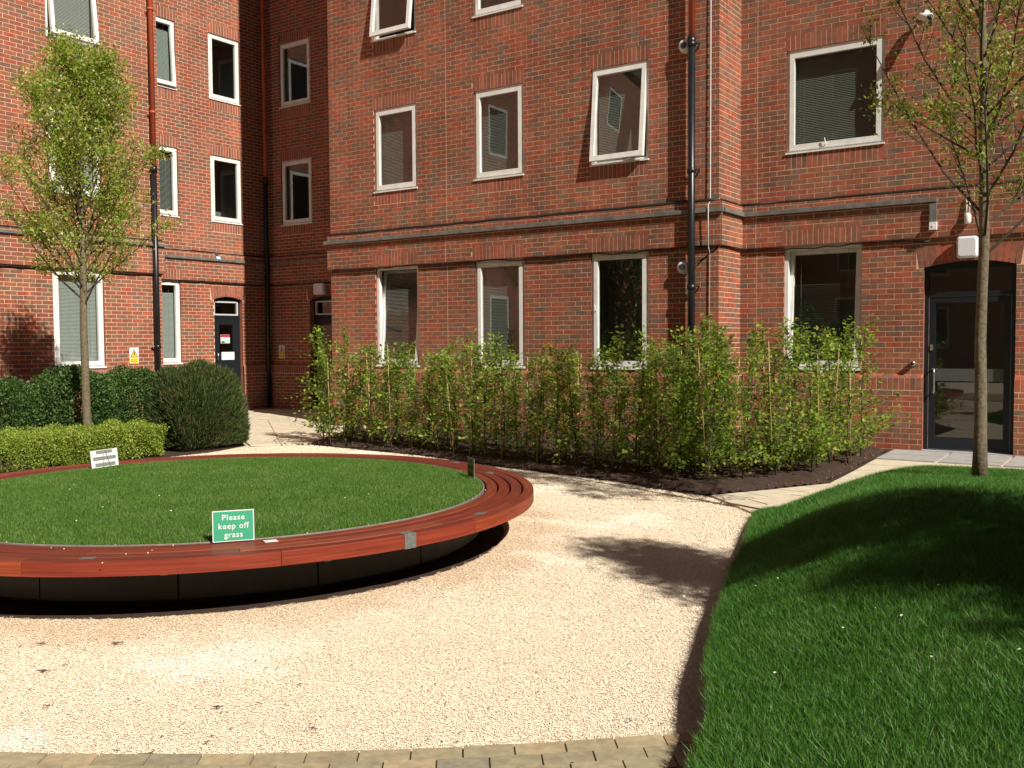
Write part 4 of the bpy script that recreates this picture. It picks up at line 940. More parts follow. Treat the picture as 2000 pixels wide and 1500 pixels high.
# end-plates / splice plates in galvanised steel
def top_plate(px, py, wd, hd):
    v = Vector((CR*((px-1000)/F_PX)+CD*((py-750)/F_PX)+CF)); t = (BH-EYE)/v.z; x, y = v.x*t, v.y*t; a = math.atan2(y-BCY, x-BCX); rr = math.hypot(x-BCX, y-BCY)
    n = 3; mb = MB()
    for i in range(n):
        A, B = a-wd/2/rr+wd/rr*i/n, a-wd/2/rr+wd/rr*(i+1)/n
        q = lambda r_, an, z: (BCX+r_*math.cos(an), BCY+r_*math.sin(an), z)
        mb.hexa([q(rr-hd/2, A, BH-.01), q(rr+hd/2, A, BH-.01), q(rr+hd/2, B, BH-.01), q(rr-hd/2, B, BH-.01), q(rr-hd/2, A, BH+.0015), q(rr+hd/2, A, BH+.0015), q(rr+hd/2, B, BH+.0015), q(rr-hd/2, B, BH+.0015)])
    o = mb.obj('plate', M['plate'], bench); o['label'] = 'grey metal plate let into the seat'
top_plate(172, 1090, .085, .05); top_plate(937, 1003, .09, .06); top_plate(955, 923, .09, .06); top_plate(890, 903, .08, .06)
# grey bracket wrapping the fascia
v = CR*((797-1000)/F_PX)+CD*((1042-750)/F_PX)+CF; t = (BH-EYE)/v.z; ab = math.atan2(v.y*t-BCY, v.x*t-BCX)
arc_board(BRo-.075, BRo+.004, ab-.017, ab+.017, BH-BF-.003, BH+.003, M['plate'], 'bracket', bench, 2)
# supports under the slats
for k in range(22):
    a = k*2*math.pi/22+.05; sp = MB(); c, s_ = math.cos(a), math.sin(a)
    def q(r_, t_, z): return (BCX+r_*c-t_*s_, BCY+r_*s_+t_*c, z)
    sp.hexa([q(2.1, -.02, BH-.12), q(BRo-.09, -.02, BH-.075), q(BRo-.09, .02, BH-.075), q(2.1, .02, BH-.12), q(2.1, -.02, BH-.036), q(BRo-.09, -.02, BH-.036), q(BRo-.09, .02, BH-.036), q(2.1, .02, BH-.036)])
    sp.obj('support_arm', M['corten'], bench)
for pxy in ((313, 1129), (652, 1097), (900, 1051), (1019, 1003)):
    v = CR*((pxy[0]-1000)/F_PX)+CD*((pxy[1]-750)/F_PX)+CF; t = (BH-BF-EYE)/v.z; a = math.atan2(v.y*t-BCY, v.x*t-BCX); c, s_ = math.cos(a), math.sin(a)
    sp = MB(); sp.tube([(BCX+(BRo-.05)*c-.02*s_, BCY+(BRo-.05)*s_+.02*c, BH-BF-.008), (BCX+(BRo-.05)*c+.02*s_, BCY+(BRo-.05)*s_-.02*c, BH-BF-.008)], .008, 8); sp.obj('bolt', M['plate'], bench)
# plinth panels
nP = 16; pa0 = math.radians(-67.5)
for k in range(nP):
    a0 = pa0+k*2*math.pi/nP; a1 = a0+2*math.pi/nP
    arc_board(BRp-.03, BRp+random.uniform(-.002, .002), a0+.0022, a1-.0022, .045, BH-.04, M['corten'], 'panel', bench, 4, .001)
arc_board(BRp-.12, BRp-.06, 0, 2*math.pi, -.01, BH-.03, M['black'], 'plinth_core', bench, 60, .001)
arc_board(BRp-.03, BRo-.088, 0, 2*math.pi, BH-.10, BH-.06, M['black'], 'under_ring', bench, 90, .001)
arc_board(BRi-.030, BRi-.018, 0, 2*math.pi, BH-.12, BH+.004, M['edging'], 'edging', bench, 90, .002)
# the lawn inside
lw = MB(); n = 72; Rl = BRi-.034
def lawn_z(x, y): return BH+.0-.004+.035*max(0, 1-((x-BCX)**2+(y-BCY)**2)/Rl**2)
rings_ = [0, .5, 1, 1.5, 1.9, Rl]
for i in range(len(rings_)-1):
    for k in range(n):
        a, b = 2*math.pi*k/n, 2*math.pi*(k+1)/n; q = lambda r_, an: (BCX+r_*math.cos(an), BCY+r_*math.sin(an), lawn_z(BCX+r_*math.cos(an), BCY+r_*math.sin(an)))
        if i == 0: lw.poly([q(0, 0), q(rings_[1], a), q(rings_[1], b)])
        else: lw.quad(q(rings_[i], a), q(rings_[i+1], a), q(rings_[i+1], b), q(rings_[i], b))
tag(lw.obj('lawn', M['turf']), kind='structure')
n = 300000; rr = Rl*np.sqrt(rng.uniform(0, 1, n)); aa = rng.uniform(0, 2*math.pi, n); P = np.c_[BCX+rr*np.cos(aa), BCY+rr*np.sin(aa)]
P = P[visible(P, 60, BH)]; Zl = BH-.004+.035*np.maximum(0, 1-((P[:, 0]-BCX)**2+(P[:, 1]-BCY)**2)/Rl**2)
tag(link('grass', blades(P, Zl, .010, .027, .0046, M['grass'], 'grass', 1.1)), 'short bright green grass filling the round bench', 'grass', kind='stuff')
fp = [(BCX+random.uniform(-1.4, 1.6), BCY+random.uniform(-1.6, .6)) for _ in range(22)]
fm = flecks(fp, lambda x, y: lawn_z(x, y)-.01, 'd', M['white'], .006); tag(fm.obj('daisies', M['white']), 'tiny white daisies dotted in the round lawn', 'flowers', kind='stuff')

def at(px, py, z):
    v = CR*((px-1000)/F_PX)+CD*((py-750)/F_PX)+CF; t = (z-EYE)/v.z; return Vector((v.x*t, v.y*t, z))
# ------------------------------------------------------------------ signs on the lawn
def text_mesh(txt, size, mat, name, parent, origin, right, up, nrm):
    cu = bpy.data.curves.new('t', 'FONT'); cu.body = txt; cu.size = size; cu.align_x = 'CENTER'; cu.offset = size*.006; cu.resolution_u = 3; cu.space_character = 1.12
    to = bpy.data.objects.new('t', cu); C.objects.link(to); dg = bpy.context.evaluated_depsgraph_get(); dg.update()
    me = bpy.data.meshes.new_from_object(to.evaluated_get(dg)); bpy.data.objects.remove(to)
    Mx = Matrix((right, up, nrm)).transposed().to_4x4(); Mx.translation = origin; me.transform(Mx); me.materials.clear(); me.materials.append(mat)
    return link(name, me, parent)
def sign(p0, p1, h, tilt, label):
    p0 = Vector(p0); p1 = Vector(p1); rt = (p1-p0).normalized(); nr = rt.cross(Vector((0, 0, 1))).normalized()
    up = (Vector((0, 0, 1))*math.cos(tilt)-nr*math.sin(tilt)).normalized(); nr = rt.cross(up)
    o = empty('lawn_sign', (p0+p1)/2); tag(o, label, 'sign', 'small signs standing round the raised lawn'); wd = (p1-p0).length
    def rect(a, c, b, e, d0, d1, mat, nm):
        q = lambda u, v, d: p0+rt*u+up*v+nr*d; mb = MB(); mb.hexa([q(a, c, d0), q(b, c, d0), q(b, c, d1), q(a, c, d1), q(a, e, d0), q(b, e, d0), q(b, e, d1), q(a, e, d1)]); return mb.obj(nm, mat, o)
    return o, wd, rect, p0, rt, up, nr
g0 = at(415.5, 1060, BH+.008); g1 = at(497, 1054, BH+.008)
o, wd, rect, p0, rt, up, nr = sign(g0, g1, .19, .06, 'green sign lettered Please keep off grass at the front rim of the lawn')
ht = .186
rect(0, 0, wd, ht, -.004, 0, M['white'], 'plate'); rect(.005, .005, wd-.005, ht-.005, 0, .0012, M['green'], 'green_face')
for i, tx in enumerate(('Please', 'keep off', 'grass')):
    text_mesh(tx, .048, M['white'], 'lettering', o, p0+rt*(wd/2)+up*(ht-.057-i*.052)+nr*.0022, rt, up, nr)
pk = MB(); pk.tube([p0+rt*wd*.3-nr*.01+up*.1, p0+rt*wd*.3-nr*.01-up*.1], .004, 6); pk.obj('stake', M['steel'], o)
g0 = at(180, 916, BH+.01); g1 = at(232, 908, BH+.01)
o, wd, rect, p0, rt, up, nr = sign(g0, g1, .25, .12, 'white sign with grey stripes at the lawn rim by the low hedge')
ht = wd*.52
rect(0, 0, wd, ht, -.004, 0, M['white'], 'plate')
for a, c, b, e in ((.2, .78, .8, .97), (.07, .42, .92, .62), (.13, .06, .88, .26)): rect(a*wd, c*ht, b*wd, e*ht, 0, .0012, M['greysign'], 'grey_stripe')
wr = MB(); q = lambda u, v: p0+rt*u*wd+up*v*ht+nr*.006
wr.tube([q(.42, .0), q(.42, .5), q(.46, .88), q(.5, .95), q(.55, .85), q(.6, .5), q(.68, .0)], .003, 5); wr.obj('wire_support', M['greysign'], o)
g0 = at(913, 928, BH+.01); g1 = at(931, 934, BH+.01)
o, wd, rect, p0, rt, up, nr = sign(g0, (g0+(g1-g0).normalized()*.19), .2, .05, 'dark weathered sign seen nearly edge on at the right rim of the lawn')
wd = .19
# turned edge-on
bpy.data.objects.remove(o)
o = empty('lawn_sign', g0); tag(o, 'grey green sign seen almost edge on at the right rim of the lawn', 'sign', 'small signs standing round the raised lawn')
rt = Vector((.13, -.99, 0)).normalized()
va = g0.normalized(); rt = (Vector((0, 0, 0))+Vector((CR.x, CR.y, 0)).normalized()*.32+Vector((CF.x, CF.y, 0)).normalized()*(-.95)).normalized()
up = Vector((0, 0, 1)); nr = rt.cross(up)
def rect3(a, c, b, e, d0, d1, mat, nm):
    q = lambda u, v, d: g0+rt*u+up*v+nr*d; mb = MB(); mb.hexa([q(a, c, d0), q(b, c, d0), q(b, c, d1), q(a, c, d1), q(a, e, d0), q(b, e, d0), q(b, e, d1), q(a, e, d1)]); return mb.obj(nm, mat, o)
rect3(0, 0, .21, .165, -.004, 0, simple('weathered_grey', (.20, .21, .18), .6, noise=.2, nscale=20), 'plate')
for a, c, b, e in ((.05, .115, .08, .15), (.11, .115, .135, .15), (.03, .06, .18, .10), (.04, .012, .17, .045)): rect3(a, c, b, e, 0, .0012, simple('dark_green', (.02, .035, .02), .6), 'dark_mark'); 
# white card on the seat, crumbs
p = at(528, 1057, BH+.003); o = MB(); a = math.atan2(p.y-BCY, p.x-BCX); tdir = Vector((-math.sin(a), math.cos(a), 0)); rdir = Vector((math.cos(a), math.sin(a), 0))
q = [p-tdir*.04-rdir*.028, p-tdir*.035+rdir*.028, p+tdir*.043+rdir*.028, p+tdir*.038-rdir*.028]
o.hexa([tuple(x) for x in q]+[tuple(x+Vector((0, 0, .003))) for x in q]); tag(o.obj('card', M['white']), 'small white card lying on the bench beside the green sign', 'card')
cr_ = MB()
for (px, py) in ((13, 1059), (65, 1061), (125, 1072), (170, 1063), (225, 1064), (246, 1082), (297, 1075), (289, 1080), (338, 1065), (600, 1041), (200, 1099), (948, 957), (923, 974), (720, 1024), (100, 1070)):
    p = at(px, py, BH+.004); s_ = random.uniform(.003, .0055); cr_.tube([p-Vector((s_, 0, 0)), p, p+Vector((s_, 0, 0))], [s_*.4, s_, s_*.4], 6)
tag(cr_.obj('crumbs', M['stone']), 'pale gravel crumbs scattered on the bench seat', 'gravel crumbs', kind='stuff')

# ------------------------------------------------------------------ debris on the gravel
deb = [(80, 1257, 22, 'a', 'dark oblong bark scrap, farthest left of two below the bench shadow'), (230, 1256, 26, 'a', 'dark oblong bark scrap, right one of two below the bench shadow'),
(85, 1310, 28, 'a', 'long flat bark scrap on the gravel near the left edge'), (125, 1298, 14, 'a', 'short bark scrap just above the long flat one near the left edge'), (92, 1379, 14, 'b', 'stubby dark bark scrap lowest of those near the left edge'),
(425, 1381, 24, 'a', 'knobbly bark scrap on the open gravel between bench and paving'), (268, 1368, 12, 'a', 'small thin bark scrap left of the knobbly one'), (520, 1305, 9, 'b', 'left one of a close pair of round brown bark bits'), (540, 1305, 9, 'b', 'right one of a close pair of round brown bark bits'),
(610, 1422, 22, 'c', 'slanting forked bark scrap on the gravel above the paving'), (290, 1474, 36, 'c', 'long twig shaped bark scrap touching the paving edge'), (228, 1467, 11, 'b', 'dark lump of bark just left of the long twig at the paving edge'), (1228, 1407, 18, 'b', 'dark ragged bark patch near the shadow of the mound'),
(585, 1337, 14, 'a', 'small slanting bark scrap right of the pair of round bits'), (505, 1373, 14, 'a', 'small bark scrap right of the knobbly one'), (405, 1449, 12, 'c', 'thin curled bark sliver left of the star shaped one'), (450, 1423, 10, 'c', 'small star shaped bark sliver above the paving'),
(1262, 1250, 9, 'a', 'tiny bark bit in the pale gravel patch at the right'), (1290, 1414, 12, 'b', 'small bark bit right of the dark ragged patch'), (1143, 946, 6, 'b', 'tiny dark bit near the edge of the planting bed'), (1044, 1022, 6, 'b', 'tiny dark bit just right of the bench end'), (1163, 1161, 8, 'b', 'tiny dark bit alone in the middle of the gravel')]
for px, py, ln, kd, lb_ in deb:
    p = at(px, py, .012); l = ln/2*p.xy.length/F_PX*1.05
    mb = MB(); ang = random.uniform(-.6, .6)+YAW*-1.0*0; dx = Vector((CR.x, CR.y, 0)).normalized(); dy = Vector((CF.x, CF.y, 0)).normalized()
    k = 7; pts = []
    for i in range(k):
        t_ = i/(k-1)*2-1; pts.append(p+dx*l*t_+dy*l*(.5*ang*t_+random.uniform(-.12, .12))+Vector((0, 0, random.uniform(0, .004))))
    rd = [max(.001, (l*(.16 if kd != 'c' else .12))*(1-abs(i/(k-1)*2-1)**1.6)*random.uniform(.5, 1.25)) for i in range(k)]
    mb.tube(pts, rd, 6)
    if kd != 'a': mb.tube([p, p+dx*l*.3+dy*l*.9+Vector((0, 0, .004))], [l*.15, .001], 5)
    tag(mb.obj('bark_scrap', M['chip']), lb_, 'bark scrap', 'bark scraps lying on the gravel')
lit = MB()
for _ in range(420):
    px = random.uniform(0, 1340); py = random.uniform(1010, 1460)
    p = at(px, py, .008)
    if math.hypot(p.x-BCX, p.y-BCY) < 2.65: continue
    l = random.choice((.003, .004, .005, .007, .010)); a = random.uniform(0, 3.14); c, s_ = math.cos(a)*l, math.sin(a)*l
    lit.quad((p.x-c, p.y-s_, .007), (p.x+s_*.4, p.y-c*.4, .010), (p.x+c, p.y+s_, .008), (p.x-s_*.4, p.y+c*.4, .011))
tag(lit.obj('litter', M['chip']), 'tiny brown flecks of bark littering the gravel', 'litter', kind='stuff')
mb = MB(); p = at(1272, 950, .02); pts = [p+Vector((.13*math.cos(t), .09*math.sin(t), .015+.02*math.sin(t*2.3))) for t in np.linspace(0, 8.5, 26)]
mb.tube(pts, .006, 6); tag(mb.obj('hose', M['cable'], None, True), 'small coil of black irrigation hose at the edge of the bed', 'hose')

# ================================================================== PLANTS
def leaves(Cn, D, size, mat, name, wratio=.62, fold=.25, parent=None, up_bias=.6):
    """kite leaves at Cn with long axis D"""
    n = len(Cn); D = D/np.maximum(np.linalg.norm(D, axis=1, keepdims=True), 1e-6)
    R_ = rng.normal(size=(n, 3)); R_[:, 2] += up_bias*2; S_ = np.cross(D, R_); S_ /= np.maximum(np.linalg.norm(S_, axis=1, keepdims=True), 1e-6); N_ = np.cross(S_, D)
    s = (size if np.ndim(size) else np.full(n, size))[:, None]
    a = Cn; t = Cn+D*s; m = Cn+D*s*.45
    l = m+S_*s*wratio*.5+N_*s*fold*.3; r = m-S_*s*wratio*.5+N_*s*fold*.3
    V = np.stack([a, l, t, r], 1).reshape(-1, 3); F = np.arange(4*n).reshape(-1, 4)
    me = mesh_np(name, V, F, mat); return me
def make_tree(base, zb, env, leaf_n, mat, trunk_r, seedv, label, lsize=.045, nprim=36, lean=(0, 0), cluster=.06, group=None):
    rd = random.Random(seedv); bx_, by_ = base[0], base[1]; z0 = base[2]
    root = empty('tree', base); tag(root, label, 'tree', group)
    ztop = env[-1][0]; zs = [e[0] for e in env]; rs = [e[1] for e in env]
    tr = MB(); pts = []; rad = []; nseg = 16
    ph = rd.uniform(0, 6)
    def trunk_at(z):
        t = (z-z0)/(ztop-z0); return Vector((bx_+lean[0]*t+.009*math.sin(z*1.9+ph)+.006*math.sin(z*5+ph), by_+lean[1]*t+.009*math.cos(z*1.6+ph), z))
    for i in range(nseg+1):
        z = z0-.05+(ztop-z0)*i/nseg; t = i/nseg; pts.append(trunk_at(z)); rad.append(trunk_r*(1.28 if i == 0 else 1)*(1-.28*min(1, (z-z0)/(zb-z0)) if z < zb else .72*(1-(z-zb)/(ztop-zb))**.9+.04))
    tr.tube(pts, rad, 12)
    tr.obj('trunk', M['bark'], root, True)
    br = MB(); LC = []; LD = []
    def twig(p, d, ln, r, depth):
        n = 4; q = [p]; dd = d.copy()
        for i in range(n):
            dd = (dd+Vector((rd.uniform(-.16, .16), rd.uniform(-.16, .16), rd.uniform(-.05, .16)))).normalized(); q.append(q[-1]+dd*ln/n)
        br.tube(q, [r*(1-.8*i/n) for i in range(n+1)], 5 if depth < 2 else 3, False)
        return q, dd
    for i in range(nprim):
        t = (i+rd.uniform(0, .8))/nprim; z = zb+(ztop-.25-zb)*t*.86
        az = i*2.399+rd.uniform(-.3, .3); el = rd.uniform(.55, .95)+.25*t
        d = Vector((math.cos(az)*math.cos(el), math.sin(az)*math.cos(el), math.sin(el)))
        # length to reach the envelope
        ln = .2
        while ln < 2.2:
            e = trunk_at(z)+d*ln
            if math.hypot(e.x-trunk_at(e.z).x, e.y-trunk_at(e.z).y) > np.interp(e.z, zs, rs)*rd.uniform(.82, 1.05) or e.z > ztop: break
            ln += .06
        if ln < .15: continue
        r = trunk_r*.26*(1-.55*t)
        q, dd = twig(trunk_at(z), d, ln, r, 0)
        for k in range(rd.randint(6, 9)):
            f = rd.uniform(.18, 1); j = min(3, int(f*4)); s_ = q[j].lerp(q[j+1], f*4-j)
            az2 = rd.uniform(0, 6.28); sd_ = (dd*.8+Vector((math.cos(az2), math.sin(az2), rd.uniform(-.1, .7)))*.75).normalized()
            l2 = rd.uniform(.14, .42)*(1.15-.5*f); q2, d2 = twig(s_, sd_, l2, r*.38, 1)
            for m in range(rd.randint(2, 4)):
                f2 = rd.uniform(.3, 1); j2 = min(3, int(f2*4)); s2 = q2[j2].lerp(q2[j2+1], f2*4-j2)
                az3 = rd.uniform(0, 6.28); d3 = (d2*.6+Vector((math.cos(az3), math.sin(az3), rd.uniform(-.3, .6)))*.8).normalized(); l3 = rd.uniform(.05, .16)
                q3, d4 = twig(s2, d3, l3, r*.16, 2)
                LC += [q3[-1], q3[2]]; LD += [d4, d4]
            LC += [q2[2], q2[-1]]; LD += [d2, d2]
    br.obj('branches', M['barkdark'] if mat != M['leaf_tree'] else M['barkdark'], root)
    LC = np.array([tuple(v) for v in LC]); LD = np.array([tuple(v) for v in LD])
    k = rng.integers(0, len(LC), leaf_n); P = LC[k]+rng.normal(size=(leaf_n, 3))*cluster; Dr = LD[k]+rng.normal(size=(leaf_n, 3))*.8
    o = link('foliage', leaves(P, Dr, rng.uniform(.55, 1.15, leaf_n)*lsize, mat, 'foliage'), root); o['kind'] = 'stuff'
    return root
t1 = make_tree((-12.2, 7.6, 0), 2.05, [(1.95, .25), (2.3, .75), (2.8, 1.05), (3.4, 1.14), (4.0, 1.06), (4.7, .84), (5.2, .55), (5.55, .32), (5.8, .1)], 34000, M['leaf_tree'], .062, 3,
               'young tree with a dense pale green crown standing behind the low hedge on the left', .050, 54, (-.05, 0), .07)
t2 = make_tree((-1.14, 7.85, .50), 2.15, [(2.05, .3), (2.4, 1.05), (3.0, 1.2), (3.8, 1.15), (4.6, .85), (5.6, .5), (6.4, .1)], 15000, M['leaf_tree2'], .048, 11,
               'young tree with sparse opening leaves growing from the grass mound on the right', .043, 44, (-.05, 0), .045)
t3 = make_tree((2.6, 4.14, .25), 1.9, [(1.8, .3), (2.1, .55), (2.8, .72), (3.8, .68), (4.6, .5), (5.2, .35), (5.7, .1)], 22000, M['leaf_tree'], .06, 5,
               'young tree with a dense crown standing out of frame beside the mound', .06, 46, (0, 0), .09)
t4 = make_tree((4.7, 2.60, .2), 1.9, [(1.8, .3), (2.1, .7), (2.8, .88), (3.8, .82), (4.6, .66), (5.2, .45), (5.9, .1)], 28000, M['leaf_tree'], .06, 8,
               'young tree with a broad crown standing farther out of frame to the right', .06, 56, (0, 0), .09)

# hedge plants with canes -----------------------------------------------------
def hedge_plant(h, seedv, nb=15, leafn=340, spread=.26, low=1.1):
    rd = random.Random(seedv); st_ = MB(); LC = []; LD = []
    pts = [Vector((0, 0, 0))]; d = Vector((rd.uniform(-.05, .05), rd.uniform(-.05, .05), 1))
    for i in range(8): pts.append(pts[-1]+d*h/8+Vector((rd.uniform(-.015, .015), rd.uniform(-.015, .015), 0)))
    st_.tube(pts, [.011*(1-.75*i/8) for i in range(9)], 6)
    for i in range(nb):
        t = .05+.93*((i+rd.random())/nb)**low; j = min(7, int(t*8)); p = pts[j].lerp(pts[j+1], t*8-j); az = rd.uniform(0, 6.28); el = rd.uniform(.35, 1.0)
        ln = rd.uniform(.16, .42)*(1.15-.75*t)*spread/.26; q = [p]; dd = Vector((math.cos(az)*math.cos(el), math.sin(az)*math.cos(el), math.sin(el)))
        for k in range(4): dd = (dd+Vector((rd.uniform(-.12, .12), rd.uniform(-.12, .12), rd.uniform(-.1, .1)))).normalized(); q.append(q[-1]+dd*ln/4)
        st_.tube(q, [.0045*(1-.7*k/4) for k in range(5)], 4, False)
        for k in range(1, 5): LC.append(q[k]); LD.append(dd)
        LC.append(p.lerp(q[1], .5)); LD.append(dd)
    LC += [pts[-1], pts[-1], pts[-2]]; LD += [Vector((0, 0, 1))]*3
    LC = np.array([tuple(v) for v in LC]); LD = np.array([tuple(v) for v in LD])
    k = rng.integers(0, len(LC), leafn); P = LC[k]+rng.normal(size=(leafn, 3))*.038; Dr = LD[k]*.5+rng.normal(size=(leafn, 3))*.8; Dr[:, 2] *= .55
    lm = leaves(P, Dr, rng.uniform(.5, 1.35, leafn)*.052, M['leaf_hedge'], 'foliage', .78, .2, up_bias=1.2)
    return st_.mesh('stem', M['barkdark'], True), lm
VAR = [hedge_plant(1.45, 20+i, 25, 500, .30) for i in range(4)]+[hedge_plant(1.68, 40+i, 32, 900, .40, 1.7) for i in range(3)]
cm = MB(); cm.tube([(0, 0, 0), (.01, .0, 1.45)], [.0055, .0045], 6); cane_me = cm.mesh('cane', M['cane'], True)
def put_plant(x, y, var, rot, sc_, cane, label, z=.04):
    o = empty('hedge_plant', (x, y, z)); tag(o, label, 'hedge plant', 'young hedge plants with bamboo canes in the bed')
    o.rotation_euler = (0, 0, rot); o.scale = (sc_, sc_, sc_)
    for nm, me in (('stem', VAR[var][0]), ('foliage', VAR[var][1])):
        c = bpy.data.objects.new(nm, me); C.objects.link(c); c.parent = o
        if nm == 'foliage': c['kind'] = 'stuff'
    if cane:
        c = bpy.data.objects.new('cane', cane_me); C.objects.link(c); c.parent = o; c.location = (.03, .02, 0); c.rotation_euler = (random.uniform(-.06, .06), random.uniform(-.06, .06), 0); c.scale = (1, 1, random.uniform(.85, 1.08))
FR = [(-10.75, 10.75), (-8.6, 10.5), (-6.75, 10.15), (-5.14, 9.85), (-4.2, 9.6)]
row = smooth_line(FR, .01); tot = 0
def along(s):
    acc = 0
    for a, b in zip(FR, FR[1:]):
        l = math.dist(a, b)
        if acc+l >= s: t = (s-acc)/l; return (a[0]+(b[0]-a[0])*t, a[1]+(b[1]-a[1])*t)
        acc += l
    return FR[-1]
TL = sum(math.dist(a, b) for a, b in zip(FR, FR[1:]))
ORD = 'first second third fourth fifth sixth seventh eighth ninth tenth eleventh twelfth thirteenth fourteenth fifteenth sixteenth seventeenth eighteenth nineteenth twentieth twenty-first twenty-second twenty-third twenty-fourth twenty-fifth twenty-sixth twenty-seventh twenty-eighth twenty-ninth thirtieth'.split()
for rowi, (dy, sp) in enumerate(((0, .30), (.42, .32), (.90, .42))):
    s = .05+rowi*.1; cnt = 0; sz = (.62, .80, .98)[rowi]
    while s < TL:
        x, y = along(s); x += random.uniform(-.05, .05); y += dy+random.uniform(-.06, .06)
        lab = ORD[cnt]+' hedge plant from the left in the '+('front row along the gravel', 'middle row of the bed', 'back row nearest the wall')[rowi]; cnt += 1
        put_plant(x, y, random.randrange(4), random.uniform(0, 6.28), random.choice((.84, .88, .90, .94, .97, 1.0, 1.08)), random.random() < .55, lab); s += sp*random.uniform(.85, 1.15)
# bushier cluster near the right hand path
CL = [(-3.95, 9.75), (-3.75, 10.15), (-3.5, 10.55), (-3.4, 10.95), (-3.3, 11.4), (-3.25, 11.9), (-4.25, 10.1), (-4.0, 10.6), (-3.8, 11.1), (-3.7, 11.7), (-4.5, 10.6), (-4.3, 11.2), (-4.1, 12.0), (-3.3, 12.5), (-4.8, 11.0), (-4.6, 11.8), (-3.2, 11.0), (-3.15, 12.1), (-3.15, 12.9), (-3.55, 12.7), (-4.9, 10.3), (-5.1, 11.6)]
CL = sorted([(x-.13+random.uniform(-.05, .05), y+random.uniform(-.05, .05)) for x, y in CL], key=lambda p: scr((*p, .8))[0])
for i, (x, y) in enumerate(CL):
    put_plant(x, y, 4+random.randrange(3), random.uniform(0, 6.28), random.uniform(.88, 1.04), random.random() < .8, ORD[i]+' plant from the left in the bushy clump at the right end of the bed')
for (x, y), wd_ in zip([(-11.0, 10.85), (-10.85, 11.2), (-10.6, 10.6)], ('leftmost, beside the side path', 'at the back, nearest the corner', 'at the front, nearest the bench')):
    put_plant(x, y, 4+random.randrange(3), random.uniform(0, 6.28), 1.0, True, 'bright leafy plant at the left end of the bed, '+wd_)

# clipped low hedge -------------------------------------------------------------
def shell_points(n, boxes, noise=.05):
    """points just inside the surfaces of rounded boxes (x0,y0,x1,y1,z1)"""
    out = []; out_n = []
    areas = [((b[2]-b[0])*(b[3]-b[1])+2*(b[3]-b[1])*b[4]+2*(b[2]-b[0])*b[4]) for b in boxes]; T_ = sum(areas)
    for b, a in zip(boxes, areas):
        m = int(n*a/T_); x0, y0, x1, y1, h = b
        P = np.c_[rng.uniform(x0, x1, m), rng.uniform(y0, y1, m), rng.uniform(.03, h, m)]; f = rng.uniform(0, 1, m)
        at_ = (x1-x0)*(y1-y0)/a; as_ = (y1-y0)*h*2/a
        top = f < at_; sx = (f >= at_) & (f < at_+as_); sy = f >= at_+as_; N_ = np.zeros((m, 3))
        P[top, 2] = h; N_[top, 2] = 1
        s = rng.random(m) < .75; P[sx & s, 0] = x1; N_[sx & s, 0] = 1; P[sx & ~s, 0] = x0; N_[sx & ~s, 0] = -1
        s2 = rng.random(m) < .6; P[sy & s2, 1] = y1; N_[sy & s2, 1] = 1; P[sy & ~s2, 1] = y0; N_[sy & ~s2, 1] = -1
        out.append(P); out_n.append(N_)
    P = np.concatenate(out); N_ = np.concatenate(out_n)
    lump = .05*np.sin(P[:, 0]*9+P[:, 1]*5)*np.sin(P[:, 1]*8+P[:, 2]*7)+.03*np.sin(P[:, 1]*19+P[:, 2]*13)
    P -= N_*(rng.exponential(noise, len(P))[:, None]-lump[:, None]); return P, N_
def shrub(name, n, boxes, mat, size, label, cat, noise=.06, dirmix=.8, group=None, upd=.3, wr=.62):
    cx, cy = (boxes[0][0]+boxes[0][2])/2, (boxes[0][1]+boxes[0][3])/2; root = empty(name, (cx, cy, 0)); tag(root, label, cat, group)
    P, N_ = shell_points(n, boxes, noise); D = N_*.6+rng.normal(size=P.shape)*dirmix; D[:, 2] += upd
    P[:, 2] = np.maximum(P[:, 2], .01)
    o = link('foliage', leaves(P, D, rng.uniform(.6, 1.3, len(P))*size, mat, 'foliage', wr), root); o['kind'] = 'stuff'
    st_ = MB(); rd = random.Random(len(label))
    for b in boxes:
        for i in range(int(6+10*(b[3]-b[1]))):
            x, y = rd.uniform(b[0]+.1, b[2]-.1), rd.uniform(b[1]+.1, b[3]-.1); st_.tube([(x, y, 0), (x+rd.uniform(-.05, .05), y+rd.uniform(-.05, .05), b[4]*.5), (x+rd.uniform(-.12, .12), y+rd.uniform(-.12, .12), b[4]*.93)], [.012, .008, .002], 5, False)
    st_.obj('stems', M['barkdark'], root)['kind'] = 'stuff'
shrub('low_hedge', 80000, [(-12.75, 3.2, -11.75, 8.35, .44), (-12.4, 6.9, -11.62, 8.42, .45), (-12.75, 4.0, -11.7, 5.6, .43)], M['leaf_low'], .027, 'low clipped lime green hedge behind the round bench at the left', 'hedge', .05)
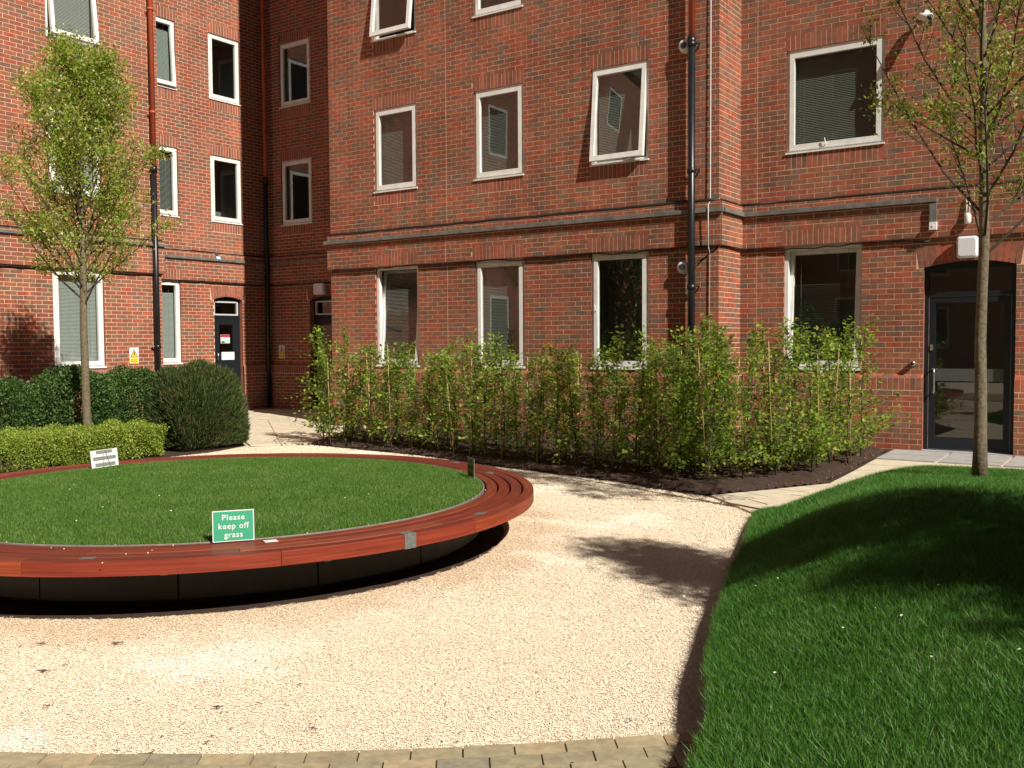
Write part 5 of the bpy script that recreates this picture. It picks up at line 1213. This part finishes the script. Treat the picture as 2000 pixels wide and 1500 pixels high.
def dome_shrub(name, x, y, rx, ry, h, n, mat, size, label, shoot=False, cat='shrub', seedv=1):
    root = empty(name, (x, y, 0)); tag(root, label, cat); rs_ = np.random.default_rng(seedv)
    u = rs_.normal(size=(n, 3)); u[:, 2] = np.abs(u[:, 2]); u /= np.linalg.norm(u, axis=1, keepdims=True)
    # boxy dome: superellipsoid
    e = 3.4 if not shoot else 3.6; k = (np.abs(u)**e).sum(1)**(-1/e); r = k*(1-rs_.exponential(.09, n)); r = np.maximum(r, .2)
    lump = 1+.07*np.sin(u[:, 0]*7+seedv)*np.sin(u[:, 1]*6+seedv*2)+.06*np.sin(u[:, 2]*11+u[:, 0]*9)
    base_k = np.where(rs_.random(n) < .35, 1., 0.); u[:, 2] *= 1-.0*base_k
    P = u*r[:, None]*lump[:, None]*np.array([rx, ry, h*.86]); P[:, 2] = P[:, 2]*1.0+h*.14*u[:, 2]+.04; P += np.array([x, y, 0]); P[:, 2] = np.maximum(P[:, 2], .03)
    if shoot:
        D = u*.75+rs_.normal(size=(n, 3))*.32; D[:, 2] += .8; sz = rs_.uniform(.5, 1.5, n)*size; wr = .16
    else: D = u*.5+rs_.normal(size=(n, 3))*.8; D[:, 2] += .2; sz = rs_.uniform(.6, 1.3, n)*size; wr = .6
    o = link('foliage', leaves(P, D, sz, mat, 'foliage', wr), root); o['kind'] = 'stuff'
    st_ = MB(); rd = random.Random(seedv)
    for i in range(14):
        a = rd.uniform(0, 6.28); q = rd.uniform(.2, .8); st_.tube([(x+.1*math.cos(a), y+.1*math.sin(a), 0), (x+rx*q*.6*math.cos(a), y+ry*q*.6*math.sin(a), h*.5), (x+rx*q*math.cos(a), y+ry*q*math.sin(a), h*.9)], [.014, .01, .003], 5, False)
    st_.obj('stems', M['barkdark'], root)['kind'] = 'stuff'
dome_shrub('yew_shrub', -12.3, 9.45, .60, .66, 1.13, 60000, M['yew'], .085, 'dark feathery yew bush at the corner of the side path', True, seedv=3)
dome_shrub('evergreen_shrub', -13.05, 8.85, .60, .60, 1.12, 26000, M['leaf_dark'], .038, 'rounded dark evergreen shrub immediately left of the feathery yew', seedv=4)
dome_shrub('evergreen_shrub', -13.25, 8.05, .62, .62, 1.18, 26000, M['leaf_dark'], .042, 'glossy evergreen shrub just right of the left tree trunk', seedv=5)
dome_shrub('evergreen_shrub', -13.5, 6.95, .66, .68, 1.05, 26000, M['leaf_dark'], .040, 'dark evergreen shrub just left of the left tree trunk', seedv=6)
dome_shrub('evergreen_shrub', -13.5, 5.8, .66, .68, 1.12, 26000, M['leaf_dark'], .038, 'dark evergreen shrub cut by the left edge of the picture', seedv=7)
for i, (x, y) in enumerate([(-13.9, 7.05), (-14.0, 7.5)]):
    pl_ = MB(); z = 1.45-.05*i; pl_.tube([(x, y, .3), (x, y, z)], [.01, .002], 5)
    for k in range(8):
        zz = .85+k*.075
        for a in range(5): an = a*1.256+k; l = .10*(1-k/9); pl_.tube([(x, y, zz), (x+l*math.cos(an), y+l*math.sin(an), zz+l*.6)], [.005, .001], 3, False)
    tag(pl_.obj('twiggy_shoot', M['barkdark']), 'thin dark twiggy shoot rising before the %s part of the window' % ('left' if i == 0 else 'middle'), 'plant', 'twiggy shoots above the shrubs')
print('bricks', len(all_bricks))

# off-frame evergreens that the ground floor panes reflect
dome_shrub('evergreen_tree', -14.3, -2.2, 1.9, 2.4, 6.5, 26000, M['leaf_dark'], .15, 'broad dark evergreen out of frame in front of the left wing', cat='tree', seedv=21)
dome_shrub('evergreen_tree', -9.6, -4.2, 1.9, 1.9, 5.2, 22000, M['leaf_dark'], .15, 'round dark evergreen out of frame facing the main wall', cat='tree', seedv=22)
